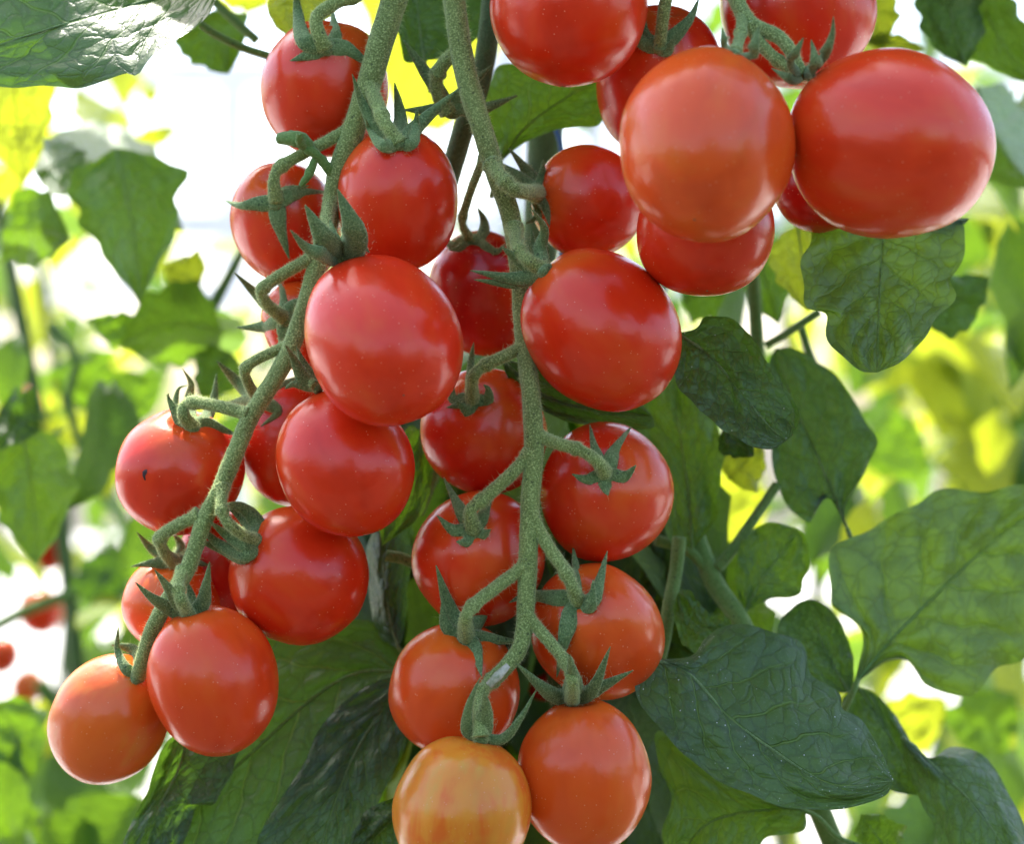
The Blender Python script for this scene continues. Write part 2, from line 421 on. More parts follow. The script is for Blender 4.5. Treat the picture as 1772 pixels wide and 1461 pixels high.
L2('dark matte leaf with curled pale rim touching the right side of the central big tomato', M_LD,
   [(1172, 577), (1230, 618), (1290, 690), (1335, 742), (1362, 762)],
   [(1205, 568), (1222, 548), (1268, 552), (1312, 600), (1345, 650), (1383, 712), (1378, 745)],
   [(1168, 612), (1168, 655), (1200, 700), (1245, 738), (1290, 768), (1335, 778)], .010, .002, -.010,
   nv=64, nu=13, quilt=.0010, cup=-.003, serr=.015, sw=9, seed=3, stalk=[(1140, 574), (1155, 574), (1175, 578)])
L2('leaf hanging below the right big tomato, yellow sunlit patch on its left', M_LX,
   [(1530, 350), (1525, 460), (1520, 560), (1518, 645)],
   [(1600, 355), (1668, 400), (1664, 460), (1645, 490), (1642, 525), (1605, 578), (1560, 625)],
   [(1450, 360), (1395, 410), (1392, 470), (1395, 530), (1425, 545), (1442, 600), (1485, 640)], .030, .004, -.012,
   nv=70, nu=14, quilt=.0028, serr=.03, sw=8, seed=4)
L2('leaf standing upright at right with a notched base, beside the curled dark leaf', M_LD,
   [(1470, 925), (1452, 880), (1410, 780), (1370, 690), (1342, 602)],
   [(1440, 868), (1418, 858), (1402, 905), (1375, 892), (1350, 850), (1335, 790), (1328, 700), (1330, 630)],
   [(1462, 880), (1500, 812), (1515, 765), (1490, 712), (1440, 645), (1380, 605)], .06, -.003, -.008,
   nv=56, nu=11, serr=.015, sw=8, seed=5, stalk=[(1500, 1010, .08), (1475, 940, .065), (1466, 915, .06)])
L2('broad leaf at the right edge with pale mosaic veins and yellow sunlit flecks', M_LX,
   [(1478, 1185), (1540, 1110), (1640, 1010), (1740, 920), (1840, 860)],
   [(1492, 1095), (1438, 1045), (1432, 985), (1480, 930), (1545, 890), (1620, 855), (1700, 848), (1780, 840)],
   [(1535, 1146), (1578, 1148), (1602, 1186), (1655, 1200), (1730, 1172), (1800, 1080), (1850, 950)], .045, .006, -.006,
   nv=84, nu=18, quilt=.0030, serr=.03, sw=10, seed=6, stalk=[(1460, 1230, .05), (1475, 1200, .045), (1485, 1175, .045)])
L2('leaf behind the calyx side of the right middle tomato, pale veins, hanging straight down', M_LM,
   [(1198, 950), (1192, 860), (1178, 760), (1165, 640)],
   [(1155, 930), (1140, 850), (1110, 760), (1100, 680)],
   [(1235, 905), (1246, 850), (1250, 760), (1215, 680)], .052, 0, -.006, nv=44, nu=9, serr=.02, sw=8, seed=7)
L2('small round leaf on a thin stalk, right of the branching stem', M_LM,
   [(1288, 1062), (1315, 1010), (1350, 960), (1378, 915)],
   [(1272, 1000), (1280, 945), (1310, 912), (1345, 905)],
   [(1330, 1038), (1380, 1030), (1398, 980), (1396, 935)], .055, 0, -.006, nv=36, nu=8, serr=.02, sw=7, seed=8, stalk=[(1278, 1085), (1284, 1072), (1292, 1055)])
L2('blue green leaf between the speckled leaf and the broad right leaf', M_LD,
   [(1470, 1200), (1425, 1120), (1400, 1036)],
   [(1430, 1195), (1370, 1160), (1345, 1090), (1372, 1050)],
   [(1478, 1170), (1472, 1120), (1450, 1070), (1425, 1045)], .05, 0, -.008, nv=36, nu=8, serr=.01, sw=6, seed=9)
L2('wavy leaf just above the speckled leaf, against the orange tomato', M_LM,
   [(1268, 1085), (1230, 1090), (1195, 1075), (1172, 1028)],
   [(1250, 1125), (1215, 1142), (1180, 1110), (1165, 1060)],
   [(1258, 1068), (1222, 1058), (1200, 1030), (1185, 1020)], .034, 0, -.006, nv=32, nu=7, serr=.03, sw=6, seed=10)
L2('quilted leaf tucked under the speckled leaf at the bottom', M_LM,
   [(1395, 1402), (1300, 1405), (1220, 1430), (1165, 1500)],
   [(1390, 1440), (1330, 1450), (1290, 1500), (1220, 1540)],
   [(1340, 1380), (1240, 1330), (1142, 1262), (1138, 1320), (1162, 1380), (1145, 1440)], .030, 0, -.008, nv=50, nu=11, quilt=.0018, serr=.02, sw=8, seed=11,
   stalk=[(1500, 1470, .035), (1450, 1450, .033), (1415, 1415, .031), (1385, 1402, .030)])
L2('twisted blue green leaf in the lower right corner', M_LD,
   [(1560, 1275), (1620, 1330), (1690, 1400), (1760, 1500)],
   [(1585, 1290), (1610, 1315), (1650, 1292), (1705, 1312), (1745, 1372), (1790, 1480)],
   [(1562, 1310), (1580, 1360), (1610, 1420), (1650, 1500)], .040, 0, -.012, nv=50, nu=10, cup=.008, serr=.01, sw=8, seed=12)
L2('narrow leaf sloping down behind the tip of the speckled leaf', M_LD,
   [(1485, 1190), (1525, 1250), (1560, 1310), (1600, 1380)],
   [(1520, 1205), (1560, 1255), (1585, 1310)],
   [(1455, 1215), (1480, 1270), (1530, 1360)], .060, 0, -.008, nv=34, nu=7, serr=.01, sw=7, seed=13)
L2('dark glossy leaf seen edge on beneath the central big tomato', M_LD,
   [(868, 622), (940, 682), (1020, 705), (1130, 722)],
   [(905, 628), (960, 640), (1040, 660), (1100, 690)],
   [(880, 655), (930, 705), (1000, 735), (1070, 742), (1128, 742)], .013, .005, .0, nv=44, nu=9, serr=.02, sw=6, seed=14)
L2('dark leaf turned underside out behind the second big tomato', M_LM,
   [(728, 745), (722, 830), (700, 900), (662, 945)],
   [(705, 740), (680, 820), (655, 890)],
   [(745, 760), (748, 830), (730, 890), (690, 925)], .034, .0, -.004, nv=36, nu=8, serr=.015, sw=6, seed=15)
L2('rolled very dark leaf hanging between the two trusses', M_LD,
   [(690, 1125), (672, 1060), (665, 990), (655, 900)],
   [(655, 1100), (640, 1040), (632, 960)],
   [(700, 1090), (706, 1020), (712, 950), (690, 890)], .040, -.006, -.003, nv=36, nu=8, cup=.010, serr=.02, sw=7, seed=16, stalk=[(730, 1175, .045), (705, 1145, .042), (690, 1120, .040)])
L2('large broad leaf filling the gap under the left truss, yellow veins', M_LB,
   [(725, 1165), (620, 1165), (540, 1210), (450, 1290), (330, 1400), (230, 1520)],
   [(700, 1300), (640, 1360), (560, 1420), (470, 1480), (380, 1540)],
   [(650, 1080), (540, 1080), (440, 1110), (380, 1200), (320, 1330), (250, 1440)], .050, 0, -.008, nv=76, nu=15, quilt=.0022, serr=.012, sw=9, seed=17)
L2('bluish leaf with a fine vein net left of the yellow orange tomato', M_LD,
   [(720, 1165), (640, 1260), (590, 1360), (545, 1500)],
   [(705, 1260), (690, 1310), (650, 1400), (600, 1490)],
   [(640, 1185), (570, 1240), (520, 1330), (440, 1480)], .038, 0, -.008, nv=60, nu=12, quilt=.0016, serr=.01, sw=8, seed=18)
L2('grey green drooping leaf below the lowest orange tomato of the left truss', M_LD,
   [(325, 1262), (310, 1330), (275, 1400), (245, 1500)],
   [(410, 1290), (402, 1330), (372, 1392), (340, 1396), (312, 1470)],
   [(285, 1290), (255, 1370), (225, 1430), (205, 1490)], .030, 0, -.006, nv=44, nu=10, serr=.012, sw=8, seed=19)
L2('small quilted leaf at the bottom edge beside the yellow orange tomato', M_LD,
   [(725, 1385), (680, 1420), (640, 1460), (610, 1500)],
   [(735, 1420), (720, 1470), (660, 1520)],
   [(690, 1380), (640, 1400), (612, 1440), (600, 1480)], .014, 0, -.006, nv=36, nu=8, quilt=.0014, serr=.02, sw=6, seed=20)
L2('dark leaf with bright fanned veins between the trusses at the top', M_LM,
   [(862, 285), (905, 225), (970, 175), (1050, 130)],
   [(850, 240), (838, 180), (860, 120), (910, 105), (980, 100)],
   [(900, 252), (960, 225), (1035, 215), (1060, 170)], .040, 0, -.006, nv=48, nu=10, serr=.012, sw=7, seed=21, stalk=[(850, 340, .05), (858, 305, .042), (866, 278, .04)])
L2('very dark cupped leaf hanging at the top between both truss stems', M_LD,
   [(735, 105), (728, 60), (722, 10), (715, -60)],
   [(700, 105), (690, 60), (672, 20), (665, -40)],
   [(790, 95), (830, 55), (850, 0), (845, -60)], .050, 0, -.008, nv=40, nu=9, serr=.015, sw=7, seed=22, stalk=[(745, 160, .05), (738, 130, .05), (735, 100, .05)])
L2('leaf glowing yellow behind the gap between the two truss stems', M_LY,
   [(700, -60), (720, 60), (745, 150), (760, 230)],
   [(860, -30), (865, 60), (840, 130), (800, 200)],
   [(620, -20), (640, 60), (660, 140), (700, 210)], .42, 0, .01, nv=30, nu=8, serr=.02, sw=7, seed=23)
L2('yellow green leaf at the top edge above the upper left tomato', M_LY,
   [(560, -50), (520, 0), (498, 62)],
   [(600, -10), (570, 30), (530, 55)],
   [(500, -40), (465, 0), (472, 40)], .06, 0, -.01, nv=28, nu=7, serr=.02, sw=6, seed=24)

M_SPECK = plain('white_leaf_speck', (.80, .80, .74, 1), .6)
def specks(e, n, r):
    bl = [c_ for c_ in e.children if c_.name.startswith('blade')][0]; me = bl.data; V = []; F = []
    for k in range(n):
        po = me.polygons[rnd.randrange(len(me.polygons))]; c_ = po.center; nn = po.normal
        if nn.y > 0: nn = -nn
        q = r*rnd.choice((.4, .5, .6, .8, 1.3)); a_ = nn.orthogonal().normalized(); b_ = nn.cross(a_); i = len(V)
        V += [c_+nn*q*.7+nn*.0001] + [c_+(a_*math.cos(t_)+b_*math.sin(t_))*q for t_ in (0, 1.05, 2.1, 3.14, 4.19, 5.24)]
        F += [(i, i+1+j, i+1+(j+1) % 6) for j in range(6)]
    o = ob('speck', mesh('speck', V, F, M_SPECK), e); o['kind'] = 'stuff'
for o_ in list(bpy.data.objects):
    l_ = o_.get('label') or ''
    if l_.startswith('big speckled'): specks(o_, 110, .00014)
    if l_.startswith('dark matte leaf'): specks(o_, 40, .00011)
print('foreground leaves done')
# ---- softer leaves behind, left side
SL = [
 ('yellow glowing leaf at the far left edge under the corner leaf', M_LY, (25, 60), (42, 318), 135, 6, (.16, .16), (0, 0)),
 ('dark green pointed leaf hanging free in the white gap at left', M_LM, (200, 255), (243, 530), 195, -8, (.16, .13), (.01, .0), [0, .45, .8, 1.0, .98, .88, .72, .52, .32, .14, 0]),
 ('glaring white leaf above the pointed leaf at left', M_LM, (60, 262), (318, 400), 150, -34, (.22, .17), (.07, -.02)),
 ('soft green leaf just right of the yellow leaf at left', M_LM, (60, 300), (150, 262), 95, 0, (.18, .18), (.02, -.01)),
 ('round leaf with a dark fold near the left edge', M_LM, (5, 395), (122, 415), 140, -10, (.18, .17), (0, .02)),
 ('yellow heart shaped leaf left of the two upper left tomatoes', M_LY, (348, 490), (285, 462), 88, 0, (.20, .20), (0, 0)),
 ('yellow green leaf in the bright gap at upper left', M_LY, (190, 180), (160, 238), 120, 6, (.55, .50), (.05, 0)),
 ('thin yellow leaf pointing right in the bright gap at upper left', M_LY, (215, 262), (310, 218), 44, 0, (.5, .5), (0, 0)),
 ('small yellow leaf below the corner leaf', M_LY, (262, 145), (258, 186), 34, 0, (.7, .7), (0, 0)),
 ('grey green broad leaf left of the middle left tomatoes', M_LM, (385, 575), (205, 600), 150, 26, (.20, .20), (.02, -.01)),
 ('white glaring leaf beside the left truss pedicels', M_LM, (430, 585), (285, 585), 80, 8, (.26, .25), (.10, -.03)),
 ('small dark leaf at the end of a shoot at left', M_LM, (250, 575), (150, 552), 60, -6, (.22, .22), (0, 0)),
 ('rounded green leaf behind the curled calyx at left', M_LM, (400, 610), (345, 690), 90, 0, (.20, .19), (0, 0)),
 ('cluster leaf in soft focus left of the spotted tomato', M_LM, (130, 610), (170, 715), 110, 0, (.36, .36), (0, 0)),
 ('mid green soft leaf above the spotted tomato', M_LM, (225, 640), (215, 750), 110, 0, (.34, .34), (0, 0)),
 ('long yellow leaf in soft focus left of the spotted tomato', M_LY, (230, 740), (70, 735), 66, -12, (.45, .45), (0, 0)),
 ('grey green round leaf at the left edge at mid height', M_LD, (0, 710), (70, 745), 108, 0, (.15, .15), (0, -.01)),
 ('large dark leaf at the left edge with a red tomato behind its tip', M_LM, (35, 735), (62, 978), 150, -8, (.17, .16), (.02, 0)),
 ('bluish soft leaf left of the hidden orange tomato', M_LD, (160, 1050), (200, 938), 95, 0, (.40, .40), (0, 0)),
 ('dark rounded leaf at the left edge near the bottom', M_LM, (-10, 1215), (58, 1345), 115, -8, (.22, .22), (0, 0)),
 ('dark leaf in the lower left corner', M_LM, (-10, 1400), (70, 1470), 100, 0, (.30, .30), (0, 0)),
 ('dark leaf tip peeking out above the lowest left tomato', M_LD, (175, 1200), (122, 1165), 60, 0, (.09, .09), (0, 0)),
 ('green leaf hanging at the top left between corner leaf and tomato', M_LM, (340, 30), (395, 128), 120, -10, (.12, .12), (0, 0)),
 ('bright leaf at the top edge over the white gap', M_LY, (390, -40), (470, 10), 90, 0, (.40, .40), (0, 0)),
 # right side
 ('dark glossy leaf hanging at the upper right corner', M_LD, (1640, -40), (1672, 115), 118, 8, (.10, .09), (.01, 0)),
 ('yellow green leaf in the upper right corner', M_LM, (1690, -40), (1800, 150), 110, 20, (.11, .11), (0, 0)),
 ('dark leaf at the right edge with a white sheen on top', M_LM, (1690, 150), (1800, 330), 140, 20, (.17, .14), (.06, 0)),
 ('dark leaf peeking out right of the hanging leaf', M_LD, (1600, 560), (1712, 480), 100, 0, (.12, .12), (0, 0)),
 ('small dark leaf tip under the right big tomato', M_LD, (1590, 415), (1678, 378), 32, 0, (.03, .03), (0, 0)),
 ('yellow green leaf behind the pointed bottom tomato at right', M_LY, (1380, 390), (1400, 540), 110, 0, (.085, .08), (0, 0)),
 ('dim green leaf left of the hanging leaf at right', M_LM, (1310, 430), (1345, 560), 80, 0, (.13, .12), (0, 0)),
 ('large yellow leaf in soft focus at the right edge', M_LY, (1790, 690), (1560, 640), 190, -10, (.62, .62), (0, 0)),
 ('pair mate of the large yellow leaf, hanging lower', M_LY, (1690, 640), (1640, 790), 110, 0, (.66, .66), (0, 0)),
 ('soft green leaf right of the upright notched leaf', M_LM, (1600, 760), (1490, 800), 120, 0, (.42, .42), (0, 0)),
 ('yellow leaf tongue in the bright gap right of the hanging leaf', M_LY, (1700, 330), (1690, 480), 60, 0, (.60, .60), (0, 0)),
 ('second yellow tongue at the right edge', M_LY, (1745, 400), (1740, 480), 50, 0, (.66, .66), (0, 0)),
 ('yellow leaf behind the curled dark leaf', M_LY, (1260, 830), (1320, 770), 90, 0, (.10, .10), (0, 0)),
 ('soft yellow green leaf behind the branching stem', M_LY, (1220, 900), (1330, 850), 150, 0, (.30, .30), (0, 0)),
 ('small dark leaf below the curled leaf at right', M_LD, (1250, 745), (1305, 790), 60, 0, (.05, .05), (0, 0)),
 ('small leaf at the bottom edge right of the quilted leaf', M_LM, (1540, 1480), (1490, 1410), 90, 0, (.045, .045), (0, 0)),
 ('yellow leaf under the broad right leaf', M_LY, (1500, 1300), (1640, 1210), 120, 0, (.35, .35), (0, 0)),
 ('dark soft leaf at the right edge below the broad leaf', M_LM, (1660, 1290), (1760, 1200), 130, 0, (.36, .36), (0, 0)),
 ('dark leaf behind the right tomato of the lower cluster', M_LM, (1160, 990), (1110, 1010), 120, 0, (.07, .07), (0, 0)),
 ('bright green leaf edge beside the lower right tomato', M_LY, (1165, 960), (1175, 1090), 90, 0, (.09, .09), (0, 0)),
 ('green leaf under the top right tomato, sunlit yellow', M_LY, (1490, -20), (1530, 85), 100, 0, (.14, .14), (0, 0)),
 ('small bright leaf above the right big tomato', M_LY, (1500, 70), (1600, 85), 40, 0, (.14, .14), (0, 0)),
 ('pale leaf above the curled leaf at right', M_LM, (1180, 520), (1260, 500), 90, 0, (.16, .16), (0, 0)),
]
for lab, mat, b, t, w, bend, dep, ss, *pf in SL:
    sleaf(lab, mat, b, t, w, bend, 0, dep, ss, sw=6, prof=pf[0] if pf else OV)

# ------------------------------------------------------------------ tomatoes
TOM = {}
def stem_dir(phi, tilt):
    p, t = R(phi), R(tilt)
    return Vector((math.sin(p)*math.cos(t), -math.sin(t), math.cos(p)*math.cos(t)))

def tomato(key, cx, cy, rp, bp, phi, tilt, dcm, col, label, cat='tomato', seg=56, rows=40, scar=None, group=None):
    d = dcm/100.0; s = S(d); Rm = rp*s
    t = R(tilt); hb = max(bp*bp-(rp*math.sin(t))**2, 0)
    H = math.sqrt(hb)/max(math.cos(t), .2)*s
    H = min(max(H, .96*Rm), 1.25*Rm)
    e = empty('tomato', P(cx, cy, d)); tag(e, label, cat, group)
    seed = len(TOM)*1.7
    V = []; F = []
    for i in range(rows+1):
        th = math.pi*i/rows
        for k in range(seg):
            a = 2*math.pi*k/seg
            r = Rm*math.sin(th)**.94*(1+.018*math.cos(2*a+seed)+.012*math.cos(3*a+seed*2)+.018*math.cos(th*2+seed)*.5)
            z = H*math.cos(th)
            # shoulders dip around the stem, faint ribs run down from it
            z -= .10*H*math.exp(-(th/.20)**2)
            r *= 1+.018*math.exp(-((th-.55)/.35)**2)*math.cos(5*a+seed)
            z += .018*H*math.exp(-((math.pi-th)/.16)**2)*(-1)
            n = noise.noise(Vector((math.cos(a)*math.sin(th), math.sin(a)*math.sin(th), math.cos(th)))*1.3+Vector((seed, 0, 0)))
            r *= 1+.045*n; V.append((r*math.cos(a), r*math.sin(a), z*(1+.012*n)))
    for i in range(rows):
        for k in range(seg):
            a = i*seg+k; b = i*seg+(k+1) % seg; F.append((a, b, b+seg, a+seg))
    me = mesh('fruit', V, [f[::-1] for f in F], M_TOM)
    f = ob('fruit', me, None); f.parent = e
    sd = stem_dir(phi, tilt)
    q = sd.to_track_quat('Z', 'Y'); f.rotation_mode = 'QUATERNION'; f.rotation_quaternion = q
    f.color = tuple(col)+(1,)
    # blossom scar
    C3 = [Vector((0, 0, -H*.985)), Vector((0, 0, -H*1.0)), Vector((0, 0, -H*1.022))]
    vv, ff, _ = tube(C3, [Rm*.035, Rm*.028, Rm*.010], 7)
    sc = ob('blossom_scar', mesh('blossom_scar', vv, ff, M_SCAR), None); sc.parent = e; sc.rotation_mode = 'QUATERNION'; sc.rotation_quaternion = q
    Hp = math.sqrt((H*math.cos(t))**2+(Rm*math.sin(t))**2)/s
    TOM[key] = dict(e=e, cx=cx, cy=cy, rp=rp, bp=Hp, phi=phi, tilt=tilt, d=d, R=Rm, H=H, sd=sd, c=P(cx, cy, d), smp=[])
    M4 = Matrix.Translation(P(cx, cy, d)) @ q.to_matrix().to_4x4()
    TOM[key]['bvh'] = BVHTree.FromPolygons([M4 @ Vector(v) for v in V], F)
    TOM[key]['stem'] = P(cx, cy, d) + sd*(H*.90)
    return e

def surf(key, px, py, lift=0.05):
    """depth just in front of the tomato's skin at this photo pixel"""
    t = TOM[key]; o = Vector((0, 0, CAMZ)); h = t['bvh'].ray_cast(o, (P(px, py, t['d'])-o).normalized())
    if h[0] is not None: return h[0].y - D0 - lift/100
    return t['d'] - .10*t['R'] - lift/100
def lift_over(key, px, py, d, clear):
    t = TOM[key]; o = Vector((0, 0, CAMZ)); h = t['bvh'].ray_cast(o, (P(px, py, t['d'])-o).normalized())
    if h[0] is not None: return min(d, h[0].y - D0 - clear)
    return d

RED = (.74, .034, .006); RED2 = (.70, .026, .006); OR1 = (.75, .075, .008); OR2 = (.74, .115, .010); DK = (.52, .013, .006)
ORR = (.75, .058, .008); YEL = (.74, .265, .024)
T = tomato
T('A1', 563, 153, 110, 118, 8, 18, 1.6, RED, 'upper left tomato with an orange streaked left shoulder under its green star')
T('A2', 495, 387, 95, 104, -15, 52, 2.3, RED2, 'red tomato with a four armed calyx like a cross, left of the centre one')
T('A3', 688, 346, 106, 124, 2, 14, 0.1, RED, 'red tomato topped by an upright crown of sepals, between the two truss stems')
T('A4', 662, 588, 137, 151, -24, -52, -2.9, (.74, .036, .007), 'largest tomato of the left truss, facing the viewer with a tiny star scar')
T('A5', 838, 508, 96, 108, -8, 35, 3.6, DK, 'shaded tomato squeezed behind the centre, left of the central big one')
T('A6', 540, 565, 80, 88, -60, 45, 2.8, RED2, 'mostly hidden tomato behind the left truss stem, beside the biggest one')
T('A7', 311, 818, 111, 109, 10, 30, 1.5, (.72, .032, .007), 'leftmost mid height tomato with a black blemish and a sunlit speckled shoulder')
T('A8', 503, 768, 88, 108, 0, 10, 2.9, RED2, 'dark tomato half hidden behind the left truss, right of the blemished one')
T('A9', 598, 801, 116, 130, -28, -15, -1.0, RED, 'egg shaped tomato directly below the largest tomato of the left truss')
T('A10', 518, 996, 118, 121, -55, 4, .9, RED, 'wide red tomato held by a curled green calyx on its left shoulder')
T('A11', 298, 1045, 84, 80, -5, 30, 2.4, OR1, 'orange tinted tomato behind the lower left stem, mostly hidden')
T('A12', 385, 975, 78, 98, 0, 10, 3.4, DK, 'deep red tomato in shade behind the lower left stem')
T('A13', 368, 1178, 113, 131, -14, 8, -.6, ORR, 'orange red tomato second from the bottom of the left truss')
T('A14', 190, 1245, 98, 117, 34, 10, 1.0, (.74, .12, .012), 'orange tomato at the very end of the left truss')
T('B1', 985, 14, 136, 134, 5, 0, -.8, RED, 'tomato cut off by the top edge, left one of the upper right group')
T('B2', 1140, 140, 108, 127, 5, 30, 2.2, RED2, 'tomato with a small crown behind the pale orange one at the top')
T('B3', 1378, 10, 134, 142, -12, 5, 1.6, RED2, 'tomato cut off by the top edge behind the forked green stem')
T('B4', 1222, 250, 153, 170, 12, -38, -5.6, (.76, .090, .012), 'pale orange red tomato hanging nearest to the viewer, upper right')
T('B5', 1541, 249, 167, 175, -72, -34, -4.6, (.74, .046, .008), 'large wide tomato at the far right with a dimple near its right side')
T('B6', 1220, 396, 120, 106, 0, -20, -1.2, (.73, .036, .007), 'tomato peeking out below the pale orange one')
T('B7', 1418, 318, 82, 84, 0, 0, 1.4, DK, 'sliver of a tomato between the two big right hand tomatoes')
T('B8', 1018, 350, 96, 98, -72, 15, 2.3, RED, 'red tomato above the central big one, stem end pointing left')
T('B9', 1040, 571, 132, 148, -42, -6, -.6, RED, 'central big tomato of the middle truss, shoulder tapering to its upper left calyx')
T('B10', 838, 745, 110, 106, -14, 58, 2.1, RED2, 'tomato with a small curled calyx, right under the branch of the middle truss')
T('B11', 1050, 852, 117, 118, -5, 66, 1.0, (.72, .034, .007), 'round tomato facing the viewer with a star calyx, right of the middle stem')
T('B12', 829, 968, 115, 119, -6, 58, 1.1, RED, 'round tomato with a spiky calyx, left of the middle stem')
T('B13', 1034, 1094, 113, 122, -26, 52, .6, OR1, 'orange red tomato with a long armed calyx, right of the lower stem')
T('B14', 787, 1195, 113, 118, 16, 34, .2, OR1, 'orange red tomato behind the yellow orange one at the bottom')
T('B15', 1012, 1344, 115, 134, -4, 4, -.7, (.75, .088, .009), 'orange tomato at the bottom, right of the yellow orange one')
T('B16', 800, 1402, 120, 128, 10, -6, -2.0, YEL, 'yellow orange unripe tomato at the bottom of the middle truss')
# far soft ones
for key, cx, cy, r, dcm, col, lab in [
 ('F1', 82, 952, 34, 55, RED, 'blurred red tomato below the dark leaf at the left edge'),
 ('F2', 70, 1058, 38, 70, RED, 'blurred red tomato under the soft grey stalk at left'),
 ('F3', 4, 1135, 30, 60, RED, 'blurred tomato cut by the left edge near the bottom'),
 ('F4', 48, 1190, 30, 90, OR2, 'faint orange blurred tomato low at the left edge'),
 ('F5', 1172, 1068, 26, 18, RED2, 'small blurred red tomato behind the stem at lower right'),
 ('F6', 1250, 1000, 40, 100, DK, 'blurred red tomato in the gap behind the branching stem'),
 ('F7', 940, 1180, 30, 12, DK, 'shaded tomato deep behind the lower stem'),
 ('F8', 35, 700, 30, 45, OR2, 'faint orange tomato above the round leaf at the left edge')]:
    T(key, cx, cy, r, r*1.12, rnd.uniform(-20, 20), 10, dcm, col, lab, seg=24, rows=16)

# blemish on A7
def patch(key, px, py, r, mat, name):
    C3 = [P(px+dx, py+dy, surf(key, px+dx, py+dy, -.012)) for dx, dy in ((1, -9), (2, -4), (-1, 2), (1, 9))]
    s = S(0); V, F, _ = tube(C3, [s*r*.7, s*r*1.3, s*r*1.0, s*r*.5], 8, flat=.25, bump=.4)
    o = ob(name, mesh(name, V, F, mat), TOM[key]['e']); return o
M_BLACK = plain('blemish_black', (.03, .012, .012, 1), .6, 0, 900, (.12, .03, .02, 1))
tag(patch('A7', 252, 822, 5.5, M_BLACK, 'blemish'), 'small black pock mark')
print('tomatoes done')

# ------------------------------------------------------------------ sepals (each its own part)
def sepals(key, base, arms, w=13, lift=.08):
    t = TOM[key]; e = t['e']; allsmp = []
    bx, by = base[:2]
    bd = surf(key, bx, by, lift) if len(base) == 2 else base[2]/100
    # the green disc the sepals spring from
    c = P(bx, by, bd); s = S(bd)
    C3 = [c + t['sd']*(.0012), c, c - t['sd']*(.0018)]
    V, F, smp = tube(C3, [s*w*.72, s*w*1.15, s*w*.8], 12, bump=.15); ob('calyx_disc', mesh('calyx_disc', V, F, M_SEP), e); allsmp += smp
    for arm in arms:
        ww = w; pts = arm
        if isinstance(arm[0], (int, float)): ww = arm[0]; pts = arm[1:]
        P3 = [(bx, by, bd)]
        pl, pp = pts[-1], (pts[-2] if len(pts) > 1 else (bx, by))
        pts = tuple(pts[:-1]) + ((pl[0]+(pl[0]-pp[0])*.16, pl[1]+(pl[1]-pp[1])*.16) + tuple(pl[2:]),)
        for q in pts:
            l = q[2] if len(q) > 2 else .10
            P3.append((q[0], q[1], surf(key, q[0], q[1], l)))
        n = 26; ww *= 1.14; C3 = [P(p[0], p[1], lift_over(key, p[0], p[1], p[2], .0004)) for p in cat_rom(P3, n)]
        prof = [.80, 1.04, 1.06, .96, .82, .67, .52, .37, .22, .05]
        rad = [S(bd)*ww*lerp_prof(prof, i/(n-1)) for i in range(n)]
        V, F, smp = tube(C3, rad, 12, flat=.15, bump=.07, cup=-.34)
        ob('sepal', mesh('sepal', V, F, M_SEP), e); allsmp += smp
    V, F = hairs(allsmp, 420*len(arms), .00045, .000030, .03)
    o = ob('hair', mesh('hair', V, F, M_HAIR, False), e); o['kind'] = 'stuff'

sepals('A1', (562, 84), [(14, (525, 66, .5), (515, 20, .9), (512, -20, 1.2)), (12, (540, 92, .1), (507, 103, .2)), (15, (600, 85, .1), (640, 112, .3)), (13, (578, 60, -.4), (575, 20, -.3)), (11, (535, 75, .3), (520, 40, .8))], 13)
sepals('A2', (478, 350), [(12, (445, 352, .2), (415, 355, .5), (393, 348, .9)), (12, (510, 334, .15), (560, 332, .3)), (13, (482, 385, .1), (498, 440, .2)), (9, (495, 330, .1), (530, 322, .3))], 13)
sepals('A3', (690, 248), [(12, (655, 228, .5), (628, 180, .9), (612, 135, 1.4)), (11, (662, 250, .5), (640, 225, .9), (634, 208, 1.2)), (13, (692, 200, -.4), (684, 150, .1)), (11, (712, 245, .5), (720, 215, 1.0), (721, 190, 1.3)), (12, (735, 205, .6), (790, 157, 1.4))], 14)
sepals('A4', (590, 452, -2.0), [(20, (565, 420, .3), (533, 364, .9)), (22, (612, 405, .3), (588, 338, .8)), (12, (560, 440, .3), (530, 428, .6), (506, 402, 1.2)), (12, (625, 430, -.2), (638, 436, -.3)), (14, (580, 420, -.5), (572, 385, -.6))], 15)
sepals('A5', (812, 415), [(11, (785, 425, .1), (765, 408, .5)), (12, (832, 415, .1), (838, 385, .6), (828, 362, .9)), (9, (800, 428, .1), (780, 432, .3)), (11, (855, 435, .1), (872, 425, .4))], 13)
sepals('A6', (492, 552), [(12, (455, 565, .1), (415, 567, .3)), (12, (505, 530, .1), (530, 515, .3)), (12, (490, 590, .1), (478, 625, .2)), (12, (455, 520, .2), (412, 478, .8)), (11, (492, 515, -.3), (480, 485, -.4))], 13)
sepals('A7', (333, 740), [(11, (312, 728, .3), (292, 690, .8), (292, 682, 1.0)), (12, (360, 735, .1), (405, 752, .2)), (8, (305, 715, -.2), (308, 675, -.1), (322, 668, .2)), (10, (325, 700, -.8), (330, 665, -.9), (318, 642, -.7)), (11, (360, 715, -.7), (370, 690, -.9), (374, 652, -.9))], 12)
sepals('A8', (445, 690, 1.6), [(12, (415, 665, .3), (380, 630, .8)), (10, (480, 712, .1), (455, 735, .1)), (10, (520, 655, .2), (560, 640, .2)), (10, (400, 700, .3), (370, 700, .3))], 11)
sepals('A9', (548, 668, -1.2), [(11, (525, 655, .2), (508, 622, .5), (495, 600, .9)), (10, (530, 640, .1), (515, 605, .3)), (10, (510, 665, .2), (495, 672, .3))], 11)
